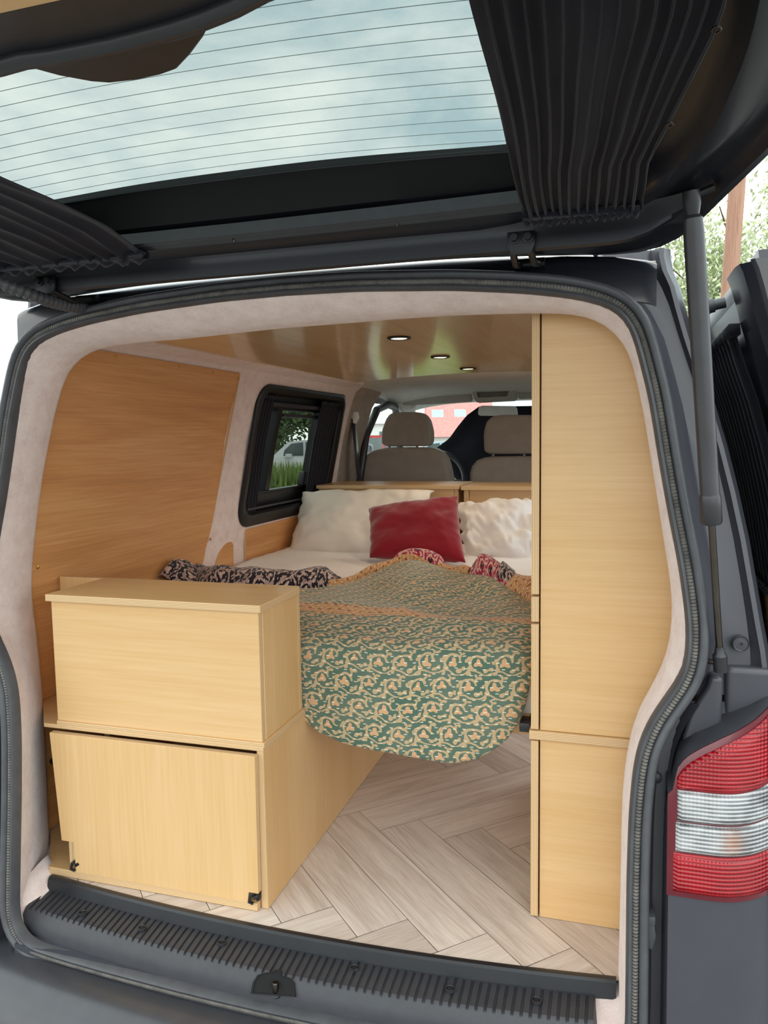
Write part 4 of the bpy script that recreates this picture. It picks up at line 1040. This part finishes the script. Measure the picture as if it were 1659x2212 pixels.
# ------------------------------------------------------------------ pillows
def pillow(name, corners, th, mat, label, cat, seed, p=3.0, wr=.013, pin=.035):
    """corners: lower left, lower right, upper right, upper left of the case, leaning back on what is behind it"""
    BL, BR, TR, TL = corners; nrm = ((BR-BL)+(TR-TL)).cross((TL-BL)+(TR-BR)).normalized()      # faces the camera side
    if nrm.y > 0: nrm = -nrm
    ctr = (BL+BR+TR+TL)/4; n = 56; front = []; back_ = []
    for j in range(n+1):
        v = math.sin(PI/2*(j/n*2-1)); rf = []; rb = []
        for i in range(n+1):
            u = math.sin(PI/2*(i/n*2-1)); a = (u*(1-pin*(1-v*v)*abs(u)**5)+1)/2; b = (v*(1-pin*(1-u*u)*abs(v)**5)+1)/2
            q = BL.lerp(BR, a).lerp(TL.lerp(TR, a), b)
            edge = max(abs(u), abs(v)); t = th/2*(max(0, 1-abs(u)**p)*max(0, 1-abs(v)**p))**.5
            rad = noise.noise((math.atan2(v, u)*2.6+seed, edge*1.2, seed))              # creases that run in from the corners and hems
            k = wr*(1.1*noise.noise((u*2.1+seed, v*2.1, seed))+.9*rad*edge+.7*abs(noise.noise((u*5+v*2+seed, v*3-u, seed*1.3)))-.3)
            e = min(1, (1-edge)*7)
            wob = Vector((noise.noise((u*5, v*5, seed+9)), 0, noise.noise((u*5, v*5, seed+3))))*wr*.7*edge**3
            rf.append(q+wob+nrm*(t+k*e)); rb.append(q+wob-nrm*(t*.8))
        front.append(rf); back_.append(rb)
    g = G(); g.loft(front); g.loft([r[::-1] for r in back_]); o = g.build(name, mat, None, angle=180, weld=True)
    return tag(o, label, cat)
def quad(pts, yb, yt): return [oy(*pts[0], yb), oy(*pts[1], yb), oy(*pts[2], yt), oy(*pts[3], yt)]
pillow('pillow', quad([(622, 1193), (862, 1204), (938, 1060), (655, 1064)], 3.0, 3.215), .15, 'linen_warm', 'large cream white pillow on the left, leaning on the headboard', 'pillow', 1.3, wr=.016)
pillow('pillow', quad([(1000, 1202), (1190, 1232), (1178, 1082), (986, 1086)], 2.98, 3.20), .15, 'linen', 'crumpled white pillow on the right, half hidden by the wardrobe', 'pillow', 4.7, p=2.6, wr=.028)
pillow('cushion', quad([(799, 1205), (1006, 1216), (988, 1072), (796, 1098)], 2.72, 2.90), .12, 'red', 'dark red cushion leaning on the white pillows', 'cushion', 2.1, p=3.4, wr=.007)
# ------------------------------------------------------------------ ceiling spotlights
for (px, py), lb in zip(((862, 730), (951, 771), (1011, 796)), ('nearest and largest', 'middle', 'farthest and smallest')):
    q = oz(px, py, 1.27)
    for _ in range(8): q = oz(px, py, zc(q.x)-.002)
    L = thing('ceiling_light', (q.x, q.y, zc(q.x)), lb+' of three recessed round ceiling spotlights', 'light', 'ceiling spotlights')
    n = 28; R = lambda r, z: [(q.x+r*math.cos(2*PI*k/n), q.y+r*math.sin(2*PI*k/n), zc(q.x)+z) for k in range(n)]
    g = G(); g.loft([R(.034, .004), R(.034, -.004), R(.031, -.006), R(.024, -.005), R(.023, .001)], True); g.build('bezel', 'black_metal', L)
    g = G(); g.loft([R(.0235, -.0015), R(.0235, -.0035), R(.02, -.0045)], True, cap=True); g.build('diffuser', 'led', L)
    ld = bpy.data.lights.new('spot_lamp', 'SPOT'); ld.energy = 3.2; ld.color = (1, .84, .6); ld.spot_size = 2.4; ld.spot_blend = .8; ld.shadow_soft_size = .02
    lo_ = bpy.data.objects.new('spot_lamp', ld); COL.objects.link(lo_); lo_.location = (q.x, q.y, zc(q.x)-.02)
# ------------------------------------------------------------------ cab: seats
def seat_block(name, px_outline, y, depth, mat, parent, bevel):
    g = G(); P = resample([oy(px, py, y) for px, py in px_outline+[px_outline[0]]], 60)[:-1]; P = smooth_path(P+[P[0]], 1)[:-1]
    g.prism(P, (0, depth, 0)); return g.build(name, mat, parent, bevel=bevel, seg=4, angle=60)
s1 = thing('driver_seat', (-1.12, 4.1, -.1), 'taupe vinyl front seat on the left, seen from behind', 'seat', 'front seats')
seat_block('headrest', [(823, 958), (824, 930), (833, 905), (842, 893), (860, 890), (900, 890), (914, 894), (924, 907), (930, 932), (930, 955), (924, 964), (832, 964)], 4.10, .10, 'seat', s1, .028)
a = oy(776, 1100, 4.05); 
seat_block('backrest', [(770, 1240), (776, 1050), (781, 1000), (787, 981), (800, 971), (830, 967), (925, 966), (948, 970), (960, 982), (970, 1015), (976, 1060), (985, 1240)], 4.06, .13, 'seat', s1, .03)
for px in (841, 901): G().cyl(oy(px, 972, 4.14), oy(px, 950, 4.14), .007).build('headrest_post', 'chrome', s1)
seat_block('seat_cushion', [(765, 1420), (768, 1240), (986, 1240), (990, 1420)], 4.08, .55, 'seat', s1, .03)
s2 = thing('passenger_bench', (-.42, 4.1, -.1), 'taupe vinyl front seat on the right, partly behind the wardrobe', 'seat', 'front seats')
seat_block('headrest', [(1045, 974), (1044, 935), (1050, 910), (1063, 899), (1085, 896), (1150, 896), (1170, 903), (1178, 925), (1180, 970), (1172, 981), (1054, 981)], 4.02, .10, 'seat', s2, .026)
seat_block('backrest', [(1013, 1240), (1013, 1020), (1018, 1000), (1030, 990), (1060, 986), (1300, 984), (1320, 1000), (1330, 1240)], 4.0, .13, 'seat', s2, .026)
for px in (1065, 1132): G().cyl(oy(px, 994, 4.05), oy(px, 976, 4.05), .008).build('headrest_post', 'chrome', s2)
seat_block('seat_cushion', [(1010, 1420), (1012, 1240), (1330, 1240), (1335, 1420)], 4.02, .55, 'seat', s2, .03)
# cab trim: headliner, visors, console, pillars, screen, dash, wheel, mirror, belt
g = G(); xs = [lerp(-1.30, .07, i/20) for i in range(21)]
def hl(x, y): return interp([(3.40, 1.30), (3.7, 1.300), (4.2, 1.285), (4.7, 1.245), (4.85, 1.225)], y)-.05*abs((x-XC)/.68)**4
ys = [3.395, 3.6, 3.9, 4.2, 4.5, 4.7, 4.85]; lo_r = [[(x, y, hl(x, y)) for x in xs] for y in ys]; up_r = [[(x, y, hl(x, y)+.02) for x in xs] for y in reversed(ys)]
g.loft(lo_r+up_r, loop=True); g.build('headliner', 'cab', van)
def visor(pxs, y, mat='cab_dark'):
    g = G(); P = [oy(px, py, y) for px, py in pxs]; g.prism(P, (0, -.018, 0)); return g.build('sun_visor', mat, van, bevel=.006, seg=3)
visor([(845, 876), (850, 866), (868, 857), (960, 847), (1008, 842), (1016, 844), (1022, 862), (1020, 868), (960, 872), (850, 877)], 4.55)
visor([(1118, 838), (1123, 833), (1300, 831), (1305, 860), (1122, 862)], 4.55)
g = G(); O = [oy(px, py, 4.45) for px, py in ((1018, 835), (1022, 832), (1108, 828), (1112, 831), (1114, 858), (1108, 865), (1030, 869), (1024, 862))]; I = [oy(px, py, 4.45) for px, py in ((1028, 840), (1030, 838), (1095, 835), (1097, 837), (1098, 853), (1094, 856), (1034, 859), (1031, 856))]
dv = Vector((0, .10, 0)); g.loft([r+[r[0]] for r in ([p+dv for p in O], O, I, [p+dv*.9 for p in I])]); n = len(I); g.add([p+dv*.85 for p in I], [tuple(range(n))]); g.build('overhead_console', 'cab_dark', van, angle=40)
def pill(path, r, mat, name, n=12): return G().tube(path, r, n).build(name, mat, van)
for sg in (1, -1):
    f = (lambda p: Vector(p)) if sg > 0 else mir
    pill([f((-1.24, 4.55, 1.25)), f((-1.32, 4.78, 1.19)), f((-1.40, 5.15, 1.0)), f((-1.46, 5.55, .72))], [.075, .07, .06, .06], 'cab', 'front_pillar')
    G().loft([[f((x, y, z)) for x, z in ((-1.24, 1.26), (-1.30, 1.17), (-1.37, .95), (-1.40, .72), (-1.42, -.05), (-1.50, -.05), (-1.47, .72), (-1.42, 1.0), (-1.34, 1.2), (-1.28, 1.3))] for y in (3.60, 3.64, 4.0, 4.04)], True, cap=True).build('centre_pillar', 'beige' if sg > 0 else 'cab', van, angle=50)
    g = G(); g.tube([f((-1.385, 4.04, .75)), f((-1.345, 4.06, 1.02)), f((-1.30, 4.13, 1.165)), f((-1.285, 4.3, 1.20)), f((-1.30, 4.5, 1.19)), f((-1.345, 4.72, 1.05)), f((-1.40, 5.0, .80)), f((-1.40, 4.9, .735)), f((-1.39, 4.1, .735))], .022, 10); g.build('door_window_frame', 'trim_black', van)
    g = G(); g.loft([[f((xl(z)-.03, y, z)) for z in (.73, .95, 1.19)]+[f((xl(z)-.034, y, z)) for z in (1.19, .95, .73)] for y in (4.04, 4.6, 5.0)], True, cap=True); g.build('door_glass', 'screen', van)
    g = G(); g.loft([[f((-1.42, y, z)) for z in (-.3, .2, .74)]+[f((-1.48, y, z)) for z in (.74, .2, -.3)] for y in (4.04, 5.0)], True, cap=True); g.build('front_door', 'cab_dark', van)
    m_ = G(); m_.box(-.05, .05, -.03, .03, -.11, .11); c_ = f((-1.66, 5.0, .86)); m_.v = [p+c_ for p in m_.v]; m_.box(*sorted((-sg*.04+c_.x*0, -sg*.22)), -.025, .025, -.10, -.05); m_.v = m_.v[:8]+[p+c_ for p in m_.v[8:]]; m_.build('wing_mirror', 'paint', van, bevel=.03, seg=3)
g = G(); rows = []
for t in range(7):
    y, z = lerp(4.80, 5.62, t/6), lerp(1.235, .70, t/6)+.02*math.sin(PI*t/6); hw = lerp(.66, .80, t/6)
    rows.append([(XC+hw*s/8, y-.10*(s/8)**2, z) for s in range(-8, 9)])
g.loft(rows+[[(p[0], p[1]+.003, p[2]+.005) for p in r] for r in reversed(rows)], loop=True); g.build('windscreen', 'screen', van, angle=60)
g = G(); rows = []
for x in [lerp(-1.42, .19, i/16) for i in range(17)]:
    rows.append([(x, 4.62, .05), (x, 4.60, .5), (x, 4.66, .66), (x, 4.75, .70), (x, 5.3, .69), (x, 5.55, .66), (x, 5.55, .05)])
g.loft(rows, True, cap=True); g.build('dashboard', 'dash', van, bevel=.02)
cw = Vector((-1.08, 4.50, .74)); Mx = Matrix.Translation(cw) @ Matrix.Rotation(math.radians(62), 4, 'X')
g = G(); g.tube([Mx @ Vector((.20*math.cos(2*PI*k/40), .20*math.sin(2*PI*k/40), 0)) for k in range(41)], .016, 10); g.tube([Mx @ Vector((-.19, 0, 0)), Mx @ Vector((0, -.02, -.02)), Mx @ Vector((.19, 0, 0))], [.014, .05, .014], 10); g.tube([Mx @ Vector((0, 0, -.02)), Mx @ Vector((0, .0, -.25))], .03, 10); g.build('steering_wheel', 'trim_black', van)
g = G(); P = [oy(px, py, 4.72) for px, py in ((1032, 894), (1034, 880), (1040, 876), (1112, 877), (1116, 882), (1118, 896), (1112, 899), (1036, 898))]; g.prism(P, (0, .03, 0)); g.build('rear_view_mirror', 'cab', van, bevel=.006)
g = G(); A = [ox(px, py, -1.315) for px, py in ((764, 905), (772, 1000), (777, 1045), (777, 1100))]; g.loft([[p+Vector((0, -.03, 0)) for p in A], [p+Vector((0, .03, 0)) for p in A]]); sbt = g.build('seat_belt', 'trim_black', van, solid=.003)
q = A[0]; G().tube([q+Vector((0, 0, -.02)), q+Vector((.01, 0, .01)), q+Vector((.01, 0, .035))], [.016, .022, .016], 12).build('belt_guide', 'cab', van)
# black blind across the right part of the windscreen
g = G(); BL = [(1034, 878), (1008, 897), (988, 922), (970, 948), (948, 964), (930, 980), (960, 1000), (990, 1040), (1010, 1100)]; rows = []
for px, py in resample([Vector((a, b, 0)) for a, b in BL], 30) and [(p.x, p.y) for p in resample([Vector((a, b, 0)) for a, b in BL], 30)]:
    a = oy(px, py, 4.82); r = []
    for k in range(25):
        t = k/24; x = lerp(a.x, .12, t); r.append((x, 4.80+.16*t*0+.012*math.sin(26*t+6*a.z)+.02, lerp(a.z, min(1.18, a.z), t)))
    rows.append(r)
g.loft(rows); wb = thing('windscreen_blind', (-.3, 4.82, .7), 'black cloth blind hanging across the right of the windscreen', 'blind'); g.build('blind_cloth', 'curtain', wb, solid=.002, angle=180)
# ------------------------------------------------------------------ outside
GZ = -.58
def m_asphalt():
    s = N('asphalt'); v = s.coords(); a = s.noise(v, 180, 4, .7); b = s.noise(v, 1.2, 4)
    return s.bsdf(s.mix(s.ma('MULTIPLY', b, .4), s.ramp(a, [(.35, lin('#62615f')), (.65, lin('#989693'))]), lin('#7f7d7a')), .9, bump=a, bstr=.6, bdist=.006)
M['asphalt'] = m_asphalt()
g = G(); g.add([(-90, -40, GZ), (90, -40, GZ), (90, 120, GZ), (-90, 120, GZ)], [(0, 1, 2, 3)]); struct(g, 'ground', 'asphalt', 'grey asphalt car park ground')
M['grass'] = m_plain('verge_grass', '#71864a', .9, 0, .2, 0, .4, 60)
M['leaf'] = m_plain('leaf_green', '#b3bd94', .7, 0, .3, 0, .35, 3)
M['leaf_dark'] = m_plain('leaf_dark_green', '#4d5f3a', .7, 0, .3, 0, .35, 3)
M['bark'] = m_plain('bark', '#5a4636', .9)
M['pole'] = m_wood('weathered_pole', ('#7d5a48', '#a27b66', '#b8937d'), 2, .8, 0, .6)
M['white_wall'] = m_plain('white_render', '#d9d6d0', .8)
M['roof_grey'] = m_plain('grey_roof_tile', '#b9b4ae', .8)
M['roof_red'] = m_plain('hazy_red_roof_tile', '#d98a84', .8, 0, .3, 0, .2, 8)  # red paled: haze and overexposure are put into the tile colour
M['car_white'] = m_plain('white_car_paint', '#dfe2e4', .25, 0, .5, .6, .02)
M['car_red'] = m_plain('red_car_paint', '#b01f28', .25, 0, .5, .6, .02)
M['car_blue'] = m_plain('pale_blue_car_paint', '#a9c3cf', .25, 0, .5, .6, .02)
M['car_glass'] = m_plain('dark_car_glass', '#3a4a4a', .1, 0, .5, .8)
# grass verge to the left of the van
def far_(px, d):
    r = ray((px, 960)); t = d/Vector((r.x, r.y)).length; return Vector((r.x*t, r.y*t, GZ))
g = G(); C0 = far_(640, 19.5); ax = Vector((.91, .41, 0)).normalized(); ay = Vector((-ax.y, ax.x, 0))
gr = []
for k in range(9000):
    p = C0+ax*random.uniform(-7, 7)+ay*random.uniform(-1.6, 1.2)+Vector((0, 0, .5)); h = random.uniform(.15, .62); a = random.uniform(0, PI); d = Vector((math.cos(a), math.sin(a), 0))*.035; ln = Vector((random.uniform(-.1, .1), random.uniform(-.1, .1), h))
    o = len(g.v); g.add([p-d, p+d, p+ln], [(0, 1, 2)])
rows = []
for i in range(19):
    rows.append([C0+ax*(i-9)*.85+ay*t+Vector((0, 0, z)) for t, z in ((-2.6, 0), (-1.5, .50), (0, .72), (.9, .55), (1.7, 0))])
g.loft(rows); gv = g.build('grass_verge', 'grass', None, smooth=False); tag(gv, 'rough green grass verge seen through the side window', 'grass', kind='stuff')
def car(loc, ang, paint, label, L=4.2, H=1.5, Wd=1.75, group='parked cars'):
    c = thing('car', loc, label, 'car', group); Mx = Matrix.Translation(loc) @ Matrix.Rotation(ang, 4, 'Z')
    prof = [(-.5, .22), (-.5, .5), (-.47, .62), (-.30, .66), (-.17, .97), (-.05, 1.0), (.25, 1.0), (.38, .92), (.46, .66), (.5, .6), (.5, .22)]
    def P(t, z, y): return Mx @ Vector((t*L, y, z*H))
    g = G(); rows = []
    for y, k in ((-.5, 0), (-.46, 1), (.46, 1), (.5, 0)):
        rows.append([P(t*(1 if k else .985), min(z, .97 if k else .66) if not k else z, y*Wd*(1 if z < .7 or k else .9)) for t, z in prof])
    g.loft(rows, True, cap=True); g.build('body', paint, c, angle=35)
    g = G()
    for sy in (-1, 1):
        for q in ([(-.25, .68), (-.15, .93), (-.06, .955), (-.06, .68)], [(-.04, .68), (-.04, .955), (.14, .955), (.16, .68)], [(.18, .68), (.16, .955), (.25, .945), (.38, .72), (.36, .68)]):
            g.prism([P(t, z, sy*Wd*.462) for t, z in q], Mx.to_3x3() @ Vector((0, sy*.012, 0)))
    g.prism([P(.395, .90, y*Wd) for y in (-.4, .4)]+[P(.462, .68, y*Wd) for y in (.43, -.43)], Mx.to_3x3() @ Vector((.02, 0, .01)))
    g.prism([P(-.18, .94, y*Wd) for y in (-.4, .4)]+[P(-.29, .68, y*Wd) for y in (.43, -.43)], Mx.to_3x3() @ Vector((-.02, 0, .01)))
    g.build('windows', 'car_glass', c, smooth=False)
    for t in (-.31, .31):
        for sy in (-1, 1):
            g = G(); rows = []
            for dy, r in ((0, .2), (0, .3), (.02, .32), (.18, .32), (.2, .2)):
                rows.append([Mx @ Vector((t*L+r*math.cos(2*PI*k/20), sy*(Wd*.51-dy), .32+r*math.sin(2*PI*k/20))) for k in range(20)])
            g.loft(rows, True, cap=True); g.build('wheel', 'tyre', c)
    g = G()
    for sy in (-1, 1): g.box(-.08, .08, -.08, .08, -.06, .06); 
    g = G()
    for sy in (-1, 1):
        q = P(-.17, .68, sy*Wd*.56); b_ = G().box(-.09, .09, -.09, .09, -.06, .07); g.add([q+p for p in b_.v], b_.f)
    g.build('wing_mirrors', paint, c, bevel=.02)
    g = G()
    for sy in (-1, 1): g.prism([P(.497, .5, sy*Wd*.33), P(.497, .5, sy*Wd*.47), P(.495, .62, sy*Wd*.46), P(.495, .62, sy*Wd*.34)], Mx.to_3x3() @ Vector((.02, 0, 0)))
    g.build('tail_lamps', 'lens_red', c, smooth=False)
    return c
def far(px, d): 
    r = ray((px, 960)); t = d/Vector((r.x, r.y)).length; return Vector((r.x*t, r.y*t, GZ))
car(far(672, 26.5), math.radians(22), 'car_white', 'white hatchback side-on in the middle of the side window view', 4.3, 1.60)
car(far(440, 29), math.radians(30), 'car_white', 'white car at the left of the side window view', 4.1, 1.5)
car(far(806, 23.2), math.radians(205), 'car_red', 'red car at the right of the side window view', 4.1, 1.7)
car(far(962, 34), math.radians(14), 'car_blue', 'pale blue car seen through the windscreen below the red roof', 4.3, 1.45)
def tree(name, loc, h, r, leaf, n, label, ls=.12, group='trees behind the car park'):
    t = thing(name, loc, label, 'tree', group); loc = Vector(loc)
    g = G(); g.tube([loc, loc+Vector((.1, 0, h*.35)), loc+Vector((0, .1, h*.7))], [.14*h/6, .10*h/6, .04*h/6], 8)
    for k in range(9):
        a = k*2.4; b = loc+Vector((.1, 0, h*(.35+.04*k))); g.tube([b, b+Vector((math.cos(a)*r*.6, math.sin(a)*r*.6, r*.55))], [.03*h/6, .01], 6)
    g.build('trunk', 'bark', t)
    g = G(); cl = [(loc+Vector((random.gauss(0, r*.42), random.gauss(0, r*.42), h*.62+random.gauss(0, r*.42))), random.uniform(.25, .5)*r) for _ in range(26)]
    for k in range(n):
        c_, rr = random.choice(cl); p = c_+Vector((random.gauss(0, 1), random.gauss(0, 1), random.gauss(0, 1)))*rr*.55
        a = Vector((random.uniform(-1, 1), random.uniform(-1, 1), random.uniform(-1, 1))).normalized()*ls; b = a.orthogonal().normalized()*ls*.45
        g.add([p-a, p+b, p+a, p-b], [(0, 1, 2, 3)])
    g.build('foliage', leaf, t, smooth=False)
tree('leafy_tree', (1.95, 15.0, GZ), 6.6, 2.0, 'leaf', 11000, 'pale leafy tree behind the wooden utility pole', .065)
tree('dark_tree', tuple(far(668, 44)), 7.5, 2.6, 'leaf_dark', 3200, 'dark green tree behind the cars in the side window view', .2)
tree('dark_tree', tuple(far(600, 52)), 5.5, 2.6, 'leaf_dark', 2600, 'smaller dark tree at the left of the side window view', .2)
# utility pole and cables
pole = thing('utility_pole', (1.10, 9.0, GZ), 'brown wooden utility pole standing behind the van', 'pole')
pb, pt_ = oy(1571, 690, 9.0), oy(1592, 400, 9.0); d = (pt_-pb)/(pt_.z-pb.z)
g = G(); P = lambda z: pb+d*(z-pb.z)
rows = []
for z in (GZ, 1, 3, 6.5): rows.append([P(z)+Vector((.085*math.cos(2*PI*k/8+PI/8), .085*math.sin(2*PI*k/8+PI/8), 0)) for k in range(8)])
g.loft(rows, True, cap=True); g.build('pole_shaft', 'pole', pole, smooth=False); G().tube([P(6.2)+Vector((-.5, 0, 0)), P(6.2)+Vector((.5, 0, 0))], .05, 8).build('cross_arm', 'pole', pole)
M['cable'] = m_plain('overhead_cable', '#b7b3b0', .7)
for (a, b), lb in zip((((1590, 530), (1700, 420)), ((1625, 570), (1720, 500)), ((1628, 585), (1730, 520))), ('uppermost thin overhead cable right of the pole', 'upper of the two close overhead cables low right of the pole', 'lower of the two close overhead cables low right of the pole')):
    p0, p1 = oy(*a, 16.0), oy(*b, 14.0); dd = p1-p0; tag(G().tube([p0-dd*6, p0-dd*2+Vector((0, 0, -.1)), p1+dd*2], .008, 6).build('overhead_cable', 'cable', None), lb, 'cable', 'overhead cables')
# buildings
def house(loc, w, dpt, h, rh, wall, roof, label, ang=0, wins=3):
    b = thing('building', loc, label, 'building', 'buildings around the car park'); Mx = Matrix.Translation(loc) @ Matrix.Rotation(ang, 4, 'Z')
    g = G(); g.box(-w/2, w/2, -dpt/2, dpt/2, 0, h); g.v = [Mx @ p for p in g.v]; g.build('wall', wall, b, smooth=False)
    g = G(); g.prism([Mx @ Vector(p) for p in ((-w/2-.3, -dpt/2-.4, h), (-w/2-.3, 0, h+rh), (-w/2-.3, dpt/2+.4, h))], Mx.to_3x3() @ Vector((w+.6, 0, 0))); rf = g.build('roof', roof, b, smooth=False)
    for k in range(wins):
        x = lerp(-w*.38, w*.38, k/max(1, wins-1)); zc0 = h+rh*.42; yy = -dpt/2*.55
        n_ = Vector((0, -rh, dpt/2)).normalized(); u = Vector((0, dpt/2, rh)).normalized(); c0 = Vector((x, -dpt/2*.58, h+rh*.44))
        g = G(); g.prism([Mx @ (c0+Vector((a, 0, 0))+u*v+n_*.02) for a, v in ((-.45, -.7), (.45, -.7), (.45, .7), (-.45, .7))], Mx.to_3x3() @ (n_*.1)); g.build('roof_window', 'car_blue', rf, smooth=False)
        g = G(); g.box(x-.5, x+.5, -dpt/2-.05, -dpt/2+.05, h*.35, h*.75); g.v = [Mx @ p for p in g.v]; g.build('window', 'car_glass', b, smooth=False)
house(far(990, 62), 4.6, 6, 1.7, 3.4, 'white_wall', 'roof_red', 'white house with a steep red tiled roof seen through the windscreen', math.radians(17), 3)
house(far(860, 85), 12, 8, 3.2, 1.8, 'white_wall', 'roof_grey', 'distant white house left of the red roofed one, seen behind the headrest', math.radians(17), 4)
house(far(-70, 26), 14, 9, 6.5, 1.5, 'white_wall', 'white_wall', 'overexposed white building beyond the left corner of the van', math.radians(40), 3)
# ------------------------------------------------------------------ sky
w = bpy.data.worlds.new('overcast_sky'); scn.world = w; w.use_nodes = True; t = w.node_tree; t.nodes.clear()
def wn(ty, **k):
    n = t.nodes.new('ShaderNode'+ty)
    for a, b in k.items(): setattr(n, a, b)
    return n
tc = wn('TexCoord'); mp = wn('Mapping'); mp.inputs['Scale'].default_value = (1.6, 1.6, 4.5); t.links.new(tc.outputs['Generated'], mp.inputs[0])
nz = wn('TexNoise'); nz.inputs['Scale'].default_value = 1.5; nz.inputs['Detail'].default_value = 7; nz.inputs['Roughness'].default_value = .55; nz.inputs['Distortion'].default_value = .3; t.links.new(mp.outputs[0], nz.inputs[0])
rp = wn('ValToRGB'); e = rp.color_ramp.elements; e[0].position = .42; e[0].color = (.52, .64, .68, 1); e[1].position = .61; e[1].color = (1.0, 1.0, .95, 1); t.links.new(nz.outputs['Fac'], rp.inputs[0])
bg = wn('Background'); t.links.new(rp.outputs[0], bg.inputs[0]); bg.inputs[1].default_value = 2.85
out = wn('OutputWorld'); t.links.new(bg.outputs[0], out.inputs[0])
sun = bpy.data.lights.new('veiled_sun', 'SUN'); sun.energy = .4; sun.angle = math.radians(40); sun.color = (1, .97, .92)
so = bpy.data.objects.new('veiled_sun', sun); COL.objects.link(so); so.rotation_euler = (math.radians(48), 0, math.radians(18)); so.location = (0, -3, 5)
# ------------------------------------------------------------------ camera and view
cd = bpy.data.cameras.new('camera'); co = bpy.data.objects.new('camera', cd); COL.objects.link(co)
cd.sensor_fit = 'HORIZONTAL'; cd.sensor_width = 36; cd.lens = 36*F_PX/W_PX; cd.clip_start = .02; cd.clip_end = 400
mw = Matrix((( RT.x, -DN.x, -FW.x, CAM.x), (RT.y, -DN.y, -FW.y, CAM.y), (RT.z, -DN.z, -FW.z, CAM.z), (0, 0, 0, 1)))
co.matrix_world = mw; scn.camera = co
vs = scn.view_settings; vs.view_transform = 'Standard'; vs.look = 'None'; vs.exposure = .25; vs.gamma = 1; vs.use_curve_mapping = False
scn.cycles.max_bounces = 10; scn.cycles.diffuse_bounces = 6; scn.cycles.transparent_max_bounces = 16
